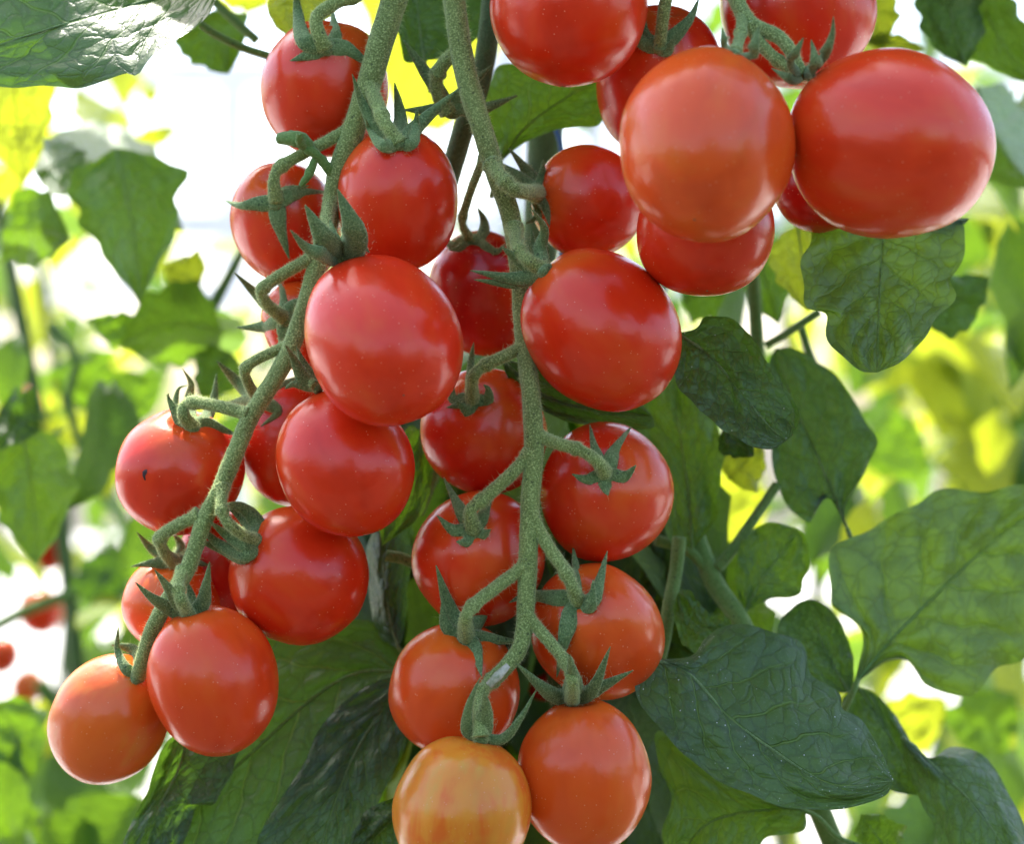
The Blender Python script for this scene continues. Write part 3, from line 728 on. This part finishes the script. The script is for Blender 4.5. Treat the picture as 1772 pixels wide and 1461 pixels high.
sepals('A10', (440, 936), [(12, (425, 960, .5), (375, 940, 1.0), (345, 905, 1.6)), (12, (425, 945, .7), (390, 925, 1.4), (366, 905, 2.0)), (13, (443, 905, .3), (415, 878, .9), (375, 876, 1.8)), (9, (420, 900, .3), (388, 872, .6)), (11, (420, 965, .3), (380, 950, .7), (333, 932, 1.2))], 14)
sepals('A11', (302, 975), [(10, (262, 950, .3), (240, 925, .7)), (10, (270, 975, .3), (233, 980, .6)), (10, (330, 972, .1), (358, 978, .2)), (11, (312, 945, -.2), (300, 925, -.2))], 12)
sepals('A13', (328, 1066), [(12, (295, 1055, .2), (262, 1035, .8), (238, 1012, 1.3)), (12, (305, 1040, .5), (285, 1010, 1.1), (270, 990, 1.6)), (12, (350, 1045, .4), (357, 1010, .9), (362, 978, 1.4)), (11, (330, 1035, -.3), (325, 1010, -.3))], 14)
sepals('A14', (238, 1172), [(9, (215, 1155, .3), (203, 1125, .6), (204, 1092, 1.0)), (11, (245, 1150, -.3), (235, 1125, -.2)), (14, (232, 1128, -.2), (198, 1118, -.1))], 12)
sepals('B2', (1142, 80), [(12, (1112, 72, .2), (1100, 50, .7), (1102, 35, .9)), (12, (1168, 60, .3), (1195, 30, .9), (1208, 0, 1.3)), (11, (1155, 85, .2), (1165, 68, .5)), (11, (1120, 60, -.3), (1115, 30, -.3))], 13)
sepals('B5', (1388, 128, -2.6), [(11, (1372, 105, .3), (1388, 70, .8)), (10, (1425, 95, .3), (1440, 60, .8), (1442, 32, 1.0)), (12, (1412, 118, .3), (1405, 75, .5)), (9, (1370, 135, -.5), (1340, 120, -.8))], 11)
sepals('B4', (1272, 92, -4.0), [(10, (1256, 75, .1), (1250, 50, .2)), (12, (1300, 90, .1), (1312, 50, .3))], 10)
sepals('B8', (932, 335), [(11, (915, 300, .3), (885, 262, 1.2)), (10, (938, 305, .3), (940, 280, .8)), (11, (895, 305, .5), (840, 272, 1.0)), (11, (932, 370, .2), (912, 385, .5)), (10, (942, 350, .1), (950, 385, .3))], 12)
sepals('B9', (942, 468), [(13, (905, 455, .3), (872, 430, .8)), (11, (935, 430, .2), (942, 395, .5), (922, 365, 1.1)), (12, (895, 482, .3), (825, 470, .7)), (11, (890, 490, .2), (830, 485, .5)), (9, (925, 430, -.4), (920, 400, -.3))], 14)
sepals('B10', (817, 694), [(12, (785, 690, .1), (783, 665, .5)), (12, (812, 712, .1), (792, 696, .6)), (12, (842, 695, .1), (845, 675, .5), (838, 667, .8)), (10, (815, 630, .6), (819, 598, 1.0)), (9, (798, 700, .1), (776, 705, .2))], 13)
sepals('B11', (1048, 822), [(11, (1015, 830, .15), (993, 822, .5)), (12, (1080, 825, .15), (1098, 808, .6)), (12, (1048, 845, .1), (1052, 856, .35)), (13, (1062, 785, .1), (1088, 745, .4)), (11, (1032, 785, .1), (1022, 742, .4))], 14)
sepals('B12', (820, 920), [(12, (785, 918, .15), (760, 896, .7)), (12, (798, 885, .2), (772, 835, .6)), (11, (840, 885, .1), (852, 850, .2)), (11, (835, 925, .15), (847, 918, .5)), (12, (808, 938, .1), (792, 938, .4))], 13)
sepals('B13', (1000, 1042), [(14, (960, 1036, .2), (910, 1032, .7), (885, 1042, .9)), (14, (985, 1075, .15), (975, 1115, .3), (965, 1165, .6)), (12, (1028, 1035, .3), (1048, 965, 1.0)), (10, (1022, 1050, .3), (1026, 1010, .9)), (11, (998, 1000, -.2), (992, 950, .1))], 14)
sepals('B14', (806, 1106), [(14, (780, 1060, .5), (758, 990, 1.2)), (11, (772, 1085, .5), (766, 1040, 1.0)), (11, (835, 1060, .1), (842, 1005, .4)), (13, (850, 1108, .1), (895, 1112, .4)), (12, (822, 1125, .1), (832, 1165, .3))], 14)
sepals('B15', (990, 1214), [(12, (950, 1200, .4), (900, 1155, 1.3)), (15, (992, 1180, 1.0), (986, 1140, 1.9)), (11, (1025, 1195, .5), (1052, 1130, 1.4)), (12, (1040, 1190, .2), (1088, 1165, .7))], 15)
sepals('B16', (832, 1278), [(9, (808, 1265, .3), (812, 1220, .7), (828, 1180, 1.0)), (15, (840, 1230, .7), (838, 1200, 1.2)), (8, (870, 1280, .2), (900, 1245, .5), (925, 1200, .8)), (11, (820, 1240, -.3), (825, 1200, -.3))], 14)

# ------------------------------------------------------------------ truss stems
def truss(label, main, w0, w1, peds, extra=None, mainw=None):
    e = empty('truss_stem', P(*main[0][:3])); tag(e, label, 'stem')
    smpA = []
    n = 110; C3 = [P(*p) for p in cat_rom(main, n)]
    rad = []
    for i in range(n):
        t = i/(n-1); w = (w0*(1-t)+w1*t) if mainw is None else lerp_prof(mainw, t)
        rad.append(S(main[0][2])*w/2)
    V, F, smp = tube(C3, rad, 18, bump=.09, bf=500); ob('main_stalk', mesh('main_stalk', V, F, M_STEM), e); smpA += smp
    L = sum((C3[i+1]-C3[i]).length for i in range(n-1)); area = L*sum(rad)/n*6.28
    for pts, w, kn in peds:
        n2 = 40; Q = cat_rom(pts, n2); C3 = [P(*p) for p in Q]
        rr = []
        for i in range(n2):
            t = i/(n2-1); r = w/2*(1-.05*t)
            r *= 1+.45*math.exp(-(t/.07)**2)                      # flare where it leaves the stalk
            r *= 1+.28*math.exp(-((t-kn)/.045)**2) - .10*math.exp(-((t-kn-.09)/.05)**2)   # the abscission knuckle
            r *= 1+.35*math.exp(-((1-t)/.10)**2)
            rr.append(S(pts[0][2])*r)
        V, F, smp = tube(C3, rr, 14, bump=.08, bf=600); ob('pedicel', mesh('pedicel', V, F, M_STEM), e); smpA += smp
        L = sum((C3[i+1]-C3[i]).length for i in range(n2-1)); area += L*sum(rr)/n2*6.28
    cnt = int(area*1e6*6)
    V, F = hairs(smpA, cnt, .00048, .000032, .02)
    o = ob('hair', mesh('hair', V, F, M_HAIR, False), e); o['kind'] = 'stuff'
    print('hair', cnt)
    return e
def E(key, px, py, lift=.12): return (px, py, surf(key, px, py, lift))

c = .01
truss('left truss stem, hairy green, curving down and left through the red tomatoes',
 [(705, -60, 0*c), (682, 0, 0*c), (660, 70, -.1*c), (640, 140, -.2*c), (612, 225, -.1*c), (585, 300, .0*c), (570, 380, .1*c), (548, 460, .2*c), (528, 530, 0*c), (500, 610, -.3*c), (465, 672, -.6*c), (432, 725, -.8*c), (405, 790, -.9*c), (380, 850, -.9*c), (352, 905, -.9*c), (325, 985, -.9*c), (290, 1040, -.8*c), (262, 1095, -.6*c), (245, 1150, -.3*c), (238, 1172, .0*c)], 0, 0,
 [([(700, -60, .0), (640, -20, -.002), (575, 8, -.003), (548, 30, -.004), (552, 60, -.004), E('A1', 562, 84)], 24, .45),
  ([(640, 150, -.003), (655, 185, -.010), (668, 215, -.014), E('A3', 690, 248)], 24, .50),
  ([(612, 218, 0), (570, 242, -.001), (520, 268, 0), (484, 290, .0), (474, 312, .0), E('A2', 478, 348)], 21, .68),
  ([(575, 345, 0), (565, 390, -.008), (575, 430, -.016), (592, 455, -.022)], 22, .55),
  ([(542, 445, .002), (505, 465, 0), (468, 488, 0), (453, 506, 0), (465, 530, .004), E('A6', 490, 550)], 21, .60),
  ([(512, 590, -.001), (480, 606, -.002), (445, 622, -.003), (424, 640, -.002), (432, 668, .004), (450, 695, .014)], 19, .60),
  ([(432, 718, -.008), (390, 706, -.006), (345, 697, -.003), (322, 699, 0), (318, 718, 0), E('A7', 332, 738)], 22, .62),
  ([(385, 842, -.010), (384, 880, -.014), (395, 905, -.014), (420, 925, -.010), E('A10', 440, 936)], 20, .35),
  ([(345, 892, -.008), (310, 908, -.007), (278, 930, -.004), (284, 955, .002), E('A11', 302, 975)], 22, .62),
  ([(318, 990, -.009), (308, 1012, -.014), (314, 1040, -.016), E('A13', 328, 1066)], 22, .42),
  ([(505, 605, -.003), (520, 640, -.008), (545, 668, -.014)], 14, .5)],
 mainw=[46, 45, 42, 37, 34, 32, 31, 30, 30, 28, 28, 26])
truss('middle truss stem, hairy green, running straight down with zigzag pedicels',
 [(782, -60, .0), (786, 0, 0), (797, 80, -.001), (815, 160, -.002), (838, 235, -.003), (858, 300, -.002), (880, 360, 0), (893, 430, .003), (901, 500, .003), (905, 570, .001), (914, 640, -.004), (921, 710, -.009), (924, 780, -.011), (918, 860, -.012), (915, 940, -.012), (912, 1010, -.012), (908, 1075, -.013), (900, 1120, -.014), (878, 1152, -.015), (850, 1180, -.015)], 0, 0,
 [([(800, 85, 0), (772, 105, .003), (757, 130, .006), (757, 160, .009), (775, 195, .012)], 25, .45),
  ([(852, 285, -.004), (868, 308, -.009), (892, 328, -.010), (915, 332, -.002), E('B8', 932, 335)], 26, .40),
  ([(890, 395, 0), (897, 430, -.010), (915, 452, -.014), E('B9', 940, 466)], 24, .45),
  ([(838, 270, .0), (822, 310, .008), (808, 350, .014), (800, 385, .018), E('A5', 812, 414)], 15, .72),
  ([(906, 600, .0), (870, 618, -.004), (835, 635, -.004), (818, 655, -.004), E('B10', 817, 692)], 21, .50),
  ([(926, 752, -.010), (965, 768, -.013), (1005, 780, -.014), (1035, 800, -.014), E('B11', 1048, 820)], 22, .52),
  ([(918, 785, -.011), (880, 825, -.013), (835, 865, -.012), (814, 885, -.012), E('B12', 820, 918)], 23, .66),
  ([(918, 890, -.012), (945, 940, -.013), (975, 985, -.015), (990, 1015, -.016), E('B13', 1000, 1040)], 23, .70),
  ([(910, 980, -.012), (865, 1012, -.014), (820, 1048, -.017), (806, 1070, -.018), E('B14', 806, 1104)], 23, .66),
  ([(908, 1062, -.013), (945, 1105, -.015), (978, 1145, -.018), (990, 1180, -.020), E('B15', 990, 1212)], 22, .62),
  ([(852, 1178, -.015), (832, 1200, -.020), (828, 1235, -.024), (832, 1276, -.026)], 22, .25)],
 mainw=[38, 39, 39, 36, 34, 32, 32, 32, 34, 32, 32, 30, 26])
truss('forked stem of the upper right tomatoes, leaving the frame at the top',
 [(1262, -60, -.012), (1275, 0, -.016), (1300, 40, -.022), (1345, 62, -.027), (1368, 88, -.030), (1388, 128, -.030)], 30, 20,
 [([(1285, 22, -.018), (1282, 55, -.028), (1272, 92, -.040)], 20, .5),
  ([(1300, 45, -.022), (1320, 80, -.026), (1360, 115, -.029), (1390, 128, -.030)], 22, .6)])
truss('short stem holding the small crowned tomato at the top',
 [(1165, -60, -.004), (1152, 0, -.004), (1146, 40, -.002), E('B2', 1142, 80)], 22, 21, [])

# spare calyx with empty pedicel on the middle truss (the star at the top)
e = empty('open_calyx', P(780, 190, .010)); tag(e, 'green star calyx with dried brown tips at the top of the middle truss', 'calyx')
smpA = []
for pts, w in [([(775, 185), (735, 190), (695, 190)], 11), ([(775, 180), (740, 130), (698, 68)], 14), ([(780, 185), (830, 188), (895, 165)], 13), ([(780, 178), (810, 150), (852, 112)], 12), ([(775, 190), (785, 195), (805, 190)], 12)]:
    n = 20; C3 = [P(x, y, .012) for x, y in [tuple(q) for q in cat_rom(pts, n)]]
    rad = [S(0)*w*lerp_prof([.8, 1, 1, .9, .75, .55, .3, .1], i/(n-1)) for i in range(n)]
    V, F, smp = tube(C3, rad, 9, flat=.3, bump=.1, cup=-.3); ob('sepal', mesh('sepal', V, F, M_SEP), e); smpA += smp
V, F = hairs(smpA, 900, .0004, .000028); o = ob('hair', mesh('hair', V, F, M_HAIR, False), e); o['kind'] = 'stuff'
# pale snapped spot on the end of the middle stem
C3 = [P(x, y, d) for x, y, d in ((880, 1152, -.0222), (862, 1170, -.0226), (846, 1188, -.0232))]
V, F, _ = tube(C3, [S(0)*5, S(0)*9, S(0)*6], 8, flat=.4, bump=.3); tag(ob('torn_bark', mesh('torn_bark', V, F, M_WOUND), None), 'pale torn scar where the middle truss stem bends above the lowest tomato', 'scar')

# small green curl between the two upper left tomatoes
e = empty('leaf_shoot', P(560, 270, .0)); tag(e, 'tiny curled green shoot growing from the left truss stem', 'shoot')
for nm, pts, w, fl in [('stalk', [(575, 300, -.001), (552, 272, -.003), (530, 255, -.004)], 9, 1), ('leaflet', [(540, 262, -.004), (515, 240, -.006), (478, 240, -.004)], 14, .3), ('leaflet', [(535, 258, -.004), (520, 245, -.008), (518, 232, -.010)], 9, .3), ('leaflet', [(548, 268, -.003), (535, 300, -.004), (520, 322, -.003)], 7, .4)]:
    C3 = [P(*p) for p in cat_rom(pts, 14)]; V, F, _ = tube(C3, [S(0)*w*lerp_prof([.7, 1, 1.1, .9, .6] if nm == 'leaflet' else [1, 1], i/13) for i in range(14)], 9, flat=fl, bump=.35, cup=-.4 if nm == 'leaflet' else 0)
    ob(nm, mesh(nm, V, F, M_STALK), e)

# ------------------------------------------------------------------ plants behind: stems
def stalk(name, pts, w, label, cat='stem', w1=None, mat=M_STALK):
    C3 = [P(*p) for p in cat_rom(pts, 40)]; s = S(pts[0][2]); w1 = w1 or w
    V, F, smp = tube(C3, [s*.5*(w*(1-i/39)+w1*i/39) for i in range(40)], 14, bump=.05, bf=300)
    o = ob(name, mesh(name, V, F, mat)); o.location = (0, 0, 0); tag(o, label, cat); return o
M_VINE = stem_mat('vine_skin', (.055, .10, .03, 1), (.08, .14, .035, 1), (.12, .18, .07, 1))
stalk('vine_stem', [(860, -80, .035), (845, 60, .035), (828, 150, .036), (800, 230, .038), (770, 330, .045), (740, 420, .05)], 38, 'dark vine stem passing behind the middle truss at the top', mat=M_VINE)
stalk('vine_stem', [(955, -300, .11), (945, 200, .11), (925, 700, .11), (960, 1000, .11), (1020, 1600, .11)], 62, 'thick upright vine stem in soft focus behind the central tomatoes', mat=M_VINE)
stalk('vine_stem', [(1190, 880, .07), (1212, 950, .065), (1240, 1015, .06), (1280, 1075, .055), (1330, 1190, .06), (1450, 1480, .07)], 30, 'ribbed green stem that forks at lower right', w1=40)
stalk('side_stalk', [(1240, 985, .061), (1265, 955, .063), (1300, 905, .066), (1345, 838, .068)], 20, 'side branch rising right from the forked stem', w1=17)
stalk('side_stalk', [(1232, 1000, .061), (1200, 960, .062), (1170, 945, .062), (1135, 935, .06)], 16, 'side branch running left towards the round tomato', w1=20)
stalk('side_stalk', [(1176, 930, .045), (1170, 985, .045), (1158, 1050, .042), (1148, 1110, .04), (1130, 1180, .04)], 24, 'upright leaf stalk right of the long armed calyx')
stalk('side_stalk', [(1296, 440, .10), (1304, 500, .10), (1310, 590, .10), (1318, 700, .10)], 24, 'thin upright stalk under the pointed bottom tomato at right')
stalk('side_stalk', [(1325, 598, .09), (1360, 578, .09), (1395, 555, .09), (1418, 540, .09)], 14, 'short pale stalk below the hanging leaf at right')
stalk('side_stalk', [(1385, 560, .12), (1400, 610, .12), (1420, 655, .12)], 15, 'pale stalk end pointing down beside the hanging leaf')
stalk('side_stalk', [(348, 42, .05), (375, 60, .05), (420, 82, .05), (470, 98, .05)], 14, 'yellow green leaf stalk from the corner leaf to the top tomato')
stalk('side_stalk', [(360, -10, .09), (395, 25, .09), (445, 70, .09)], 16, 'sunlit white edged stalk at the top left')
stalk('side_stalk', [(425, 425, .22), (395, 480, .22), (360, 545, .22), (330, 600, .22)], 14, 'slender stalk left of the calyx cross, in soft focus', w1=26)
stalk('side_stalk', [(-20, 1092, .45), (60, 1050, .45), (150, 1020, .45), (240, 990, .45)], 22, 'blurred grey green stalk crossing the lower left gap')
stalk('side_stalk', [(70, 1180, .5), (130, 1290, .5), (200, 1400, .5), (250, 1500, .5)], 28, 'blurred dark stalk slanting down at lower left')
stalk('side_stalk', [(90, 560, .35), (130, 620, .35), (120, 700, .35), (150, 800, .35)], 16, 'blurred stalk behind the soft leaf cluster at left')
stalk('side_stalk', [(760, 800, .05), (740, 850, .05), (725, 890, .05)], 20, 'green stalk glimpsed between the two lower trusses')
stalk('cut_stub', [(730, 985, .03), (700, 968, .03), (668, 962, .03)], 20, 'short cut stub of a side shoot between the trusses', 'stub')
stalk('training_string', [(935, -300, .09), (950, 150, .09), (975, 300, .09), (960, 700, .09), (985, 900, .09)], 9, 'blue twine the vine is trained on, glimpsed beside the stem', 'string', mat=M_STRING)
print('stems done')

# ------------------------------------------------------------------ generic leaf blades for plants in the background
def generic_blade(seed, L=1.0, nv=13, nu=4):
    rg = random.Random(seed); droop = rg.uniform(.15, .5); fold = rg.uniform(.1, .5); W = rg.uniform(.30, .42)
    V = []; UV = []; nU = 2*nu+1
    for i in range(nv):
        v = i/(nv-1)
        w = W*lerp_prof([.02, .62, .9, 1, .98, .86, .68, .42, .0], v)*(1+.13*math.sin(v*14+seed)+.05*math.sin(v*31+seed))
        for j in range(nU):
            u = (j-nu)/nu
            x = u*w; y = v - .12*abs(u)*(1-v); z = -droop*v*v + fold*abs(u)*w + .03*math.sin(v*9+u*3+seed) + .04*u*math.sin(v*6+seed*2)
            V.append((x*L, y*L, z*L)); UV.append((.5+.5*u, v))
    F = [(i*nU+j, i*nU+j+1, (i+1)*nU+j+1, (i+1)*nU+j) for i in range(nv-1) for j in range(nU-1)]
    return V, F, UV
BL = {}
for mi, m in (('d', M_LD), ('m', M_LM), ('y', M_LY)):
    BL[mi] = [mesh('leaf', *generic_blade(k)[:2], m, True, generic_blade(k)[2]) for k in range(5)]

def put_leaf(parent, pos, L, kind, yaw=None, pitch=None, roll=None, outside=False):
    o = bpy.data.objects.new('leaf', rnd.choice(BL[kind])); COL.objects.link(o); o.parent = parent
    base = _pw.get(parent.name, Matrix.Identity(4)).translation
    o.location = Vector(pos)-base
    o.rotation_euler = (R(rnd.uniform(-75, 5) if pitch is None else pitch), R(rnd.uniform(-35, 35) if roll is None else roll), R(rnd.uniform(0, 360) if yaw is None else yaw))
    o.scale = (L, L, L*rnd.uniform(.7, 1.1))
    if outside:                       # the canopy stays above the picture's upper edge
        M4 = Matrix.LocRotScale(Vector(pos), o.rotation_euler, o.scale)
        for v in o.data.vertices:
            if inframe(M4 @ v.co, 25)[0]: bpy.data.objects.remove(o); return None
    return o

def plant(pos, h, label, nleaf, spread, L=(.05, .085), kinds='mmmyd', stemr=.008, zmin=.15, filt=None):
    e = empty('tomato_plant', pos); tag(e, label, 'plant')
    C3 = [Vector(pos)+Vector((.03*math.sin(i*.7), .03*math.cos(i*.9), h*i/15)) for i in range(16)]
    V, F, _ = tube(C3, [stemr*(1-.5*i/15) for i in range(16)], 8); ob('stem', mesh('stem', V, F, M_VINE), e)
    k = 0; tries = 0
    while k < nleaf and tries < nleaf*20:
        tries += 1
        # compound leaf: a stalk position, then 3-5 leaflets round it
        z = rnd.uniform(zmin, 1)*h; a = rnd.uniform(0, 2*math.pi); r = spread*math.sqrt(rnd.uniform(.02, 1))
        c_ = Vector(pos)+Vector((r*math.cos(a), r*math.sin(a), z))
        for q in range(rnd.randint(3, 5)):
            p = c_+Vector((rnd.uniform(-.06, .06), rnd.uniform(-.06, .06), rnd.uniform(-.05, .05)))
            if filt and not filt(p): continue
            put_leaf(e, p, rnd.uniform(*L), rnd.choice(kinds)); k += 1
            if k >= nleaf: break
    return e

def inframe(p, pad=0):
    if p.y < .05: return False, 0, 0
    s = p.y*SENS/FOC/1772; px = p.x/s+886; py = 730.5-(p.z-CAMZ)/s
    return (-pad < px < 1772+pad and -pad < py < 1461+pad), px, py

def sun_gap(p):
    """openings in the canopy where the photograph shows sun coming through"""
    for q0, rr_ in ((P(285, 735, .0), .05), (P(265, 60, 0), .055), (P(50, 180, .16), .06)):
        w_ = p-q0
        if (w_-to_sun*w_.dot(to_sun)).length < rr_: return True
    return False
# the plant the trusses hang from: leaves overhead (they shade the fruit), beside and behind
def f_own(p):
    inn, px, py = inframe(p, 60)
    d = p.y-D0
    if not inn: return True
    if d < .10: return False
    return 560 < px < 1180 and py > 330 and not (py < 600 and px < 800)
own = empty('tomato_plant', (.0, .74, 0)); tag(own, 'the fruiting plant itself, leaves filling the gaps behind the middle truss', 'plant')
k = 0
while k < 120:            # dark mass between and behind the trusses
    px, py, d = rnd.uniform(600, 1200), rnd.uniform(480, 1520), rnd.uniform(.085, .24)
    if py < 620 and px < 800: continue
    if py < 760 and px > 1100: continue
    p = P(px, py, d)
    put_leaf(own, p, rnd.uniform(.045, .07), rnd.choice('mdmdy'), yaw=rnd.uniform(120, 240), pitch=rnd.uniform(-80, -30)); k += 1
k = 0
while k < 380:            # canopy above the frame
    d = rnd.uniform(.02, .42); y = D0+d
    ztop = CAMZ + 760*S(d)
    p = Vector((rnd.uniform(-.14-.45*d, .25-.2*d), y, ztop+rnd.uniform(.03, .45)))
    if sun_gap(p): k += .4; continue
    put_leaf(own, p, rnd.uniform(.06, .09), rnd.choice('mmd'), yaw=rnd.uniform(0, 360), pitch=rnd.uniform(-40, 10), outside=True); k += 1

for px, py, d in [(640, 500, -.05), (700, 520, -.05), (600, 480, -.05), (800, 1300, -.04), (770, 1290, -.03), (840, 1300, -.04), (780, 1110, -.01), (1010, 1220, -.02), (1220, 110, -.07), (1180, 120, -.07), (1270, 110, -.07), (1540, 110, -.06), (500, 890, .0), (560, 700, -.01),
                  (450, 1250, .04), (560, 1200, .04), (600, 1330, .035), (650, 1250, .035), (520, 1400, .04), (400, 1400, .04), (320, 1400, .03), (280, 1420, .03), (660, 1420, .02), (370, 1060, -.01), (560, 1300, .04), (480, 1330, .04), (420, 1320, .04), (700, 1200, .04), (1200, 1350, .02), (1300, 1400, .02), (1380, 1440, .02), (1520, 1000, .05), (1600, 930, .05), (1700, 1000, .06), (1760, 1100, .06), (1600, 1120, .05), (1480, 450, .03), (1600, 430, .03), (1540, 560, .03), (240, 1440, .03), (360, 1340, .03)]:
    q0 = P(px, py, d); t_ = .02  # extra unseen leaves, added up the sun ray to shade this point
    while inframe(q0+to_sun*t_, 110)[0]: t_ += .005
    for rep_ in range(3):
        p = q0+to_sun*(t_+rnd.uniform(.02, .12))+Vector((rnd.uniform(-.012, .012), rnd.uniform(-.03, -.005), 0))
        if inframe(p, 90)[0] or sun_gap(p): continue
        put_leaf(own, p, rnd.uniform(.075, .10), rnd.choice('dm'), yaw=rnd.uniform(-40, 40), pitch=rnd.uniform(-20, 5), roll=rnd.uniform(-15, 15), outside=True)
# two leafy shoots a little behind the fruit, left and right
for base, lab, zones in (((-.30, 1.0, .9), 'leafy side shoot in soft focus at the left, reaching down to the lower left corner', [(0, 260, 560, 1000), (0, 130, 1000, 1461), (180, 380, 1380, 1461)]),
                         ((.34, 1.0, .9), 'leafy side shoot in soft focus at the right, behind the upright and hanging leaves', [(1200, 1740, 430, 900), (1480, 1772, 1150, 1461), (1700, 1772, 150, 500)])):
    sh = empty('leafy_shoot', base); tag(sh, lab, 'shoot')
    for z_ in zones:
        for k in range(7):
            d = rnd.uniform(.20, .48); x_, y_ = rnd.uniform(z_[0], z_[1]), rnd.uniform(z_[2], z_[3]); p = P(x_, y_, d)
            if x_ < 170 and 780 < y_ < 1220: continue          # the far red fruit shows here
            if x_ > 1560 and y_ < 900 and rnd.random() < .4: continue
            put_leaf(sh, p, rnd.uniform(.030, .055), rnd.choice('mmmdy'), yaw=rnd.uniform(110, 250), pitch=rnd.uniform(-85, -35))
# background plants, each a thing
def f_gap(p):
    inn, px, py = inframe(p, 0)
    if not inn: return rnd.random() < .5
    if px < 150 and 840 < py < 1220: return False
    if 300 < px < 560 and py < 540: return rnd.random() < .06
    if px <= 300 and py < 540: return rnd.random() < .22
    if px < 560: return rnd.random() < .55
    if px > 1520 and py < 230: return rnd.random() < .35
    return True
BG = [
 ((-.25, 1.12, 0), 1.42, 'leafy plant at the left, closest of the blurred plants', 110, .13, 'mmmyyyd'),
 ((-.36, 1.60, 0), 1.56, 'blurred plant behind the lower left gap', 170, .18, 'mmmyyyd'),
 ((.33, 1.18, 0), 1.42, 'leafy blurred plant at the right behind the big leaves', 130, .13, 'mmmyyyd'),
 ((.20, 1.62, 0), 1.60, 'blurred plant right of the vine stem', 170, .18, 'mmmyyyd'),
 ((.48, 1.75, 0), 1.70, 'tall blurred plant by the right edge', 200, .22, 'mmmyyyd'),
 ((-.60, 2.4, 0), 1.75, 'distant plant at the far left', 170, .30, 'mmyyyd'),
 ((-.22, 2.8, 0), 1.55, 'distant low plant in the left gap', 170, .32, 'mmyyyd'),
 ((.35, 2.8, 0), 1.85, 'distant plant right of centre', 170, .32, 'mmyyyd'),
 ((.85, 3.2, 0), 1.90, 'distant plant beyond the right edge', 170, .35, 'mmyyyd'),
]
for pos, h, lab, n, spr, kd in BG:
    plant(pos, h, lab, n, spr, L=(.035, .07), kinds=kd, zmin=.6, filt=f_gap)

# unseen foliage row added behind the camera to shape the highlights on the fruit
V = []; F = []; UV = []
gv, gf, guv = generic_blade(3, 1.0, 6, 2)
for k in range(3600):
    x = rnd.uniform(-3.2, 3.2); y = -1.35+rnd.uniform(-.2, .2); z = (1.58+.22*math.sin(x*2.3+1)+.12*math.sin(x*5.1))*math.sqrt(rnd.uniform(.02, 1))
    Mx = Matrix.Translation((x, y, z)) @ Matrix.Rotation(rnd.uniform(0, 6.28), 4, 'Z') @ Matrix.Rotation(R(rnd.uniform(-80, 10)), 4, 'X') @ Matrix.Scale(rnd.uniform(.09, .15), 4)
    i0 = len(V); V += [Mx @ Vector(v) for v in gv]; F += [tuple(i+i0 for i in f) for f in gf]; UV += guv
tag(ob('reflection_foliage', mesh('reflection_foliage', V, F, M_LD, True, UV)), 'unseen row of tomato foliage added behind the viewer to shape the fruit highlights', 'crop row', kind='stuff')
print('objects', len(bpy.data.objects))
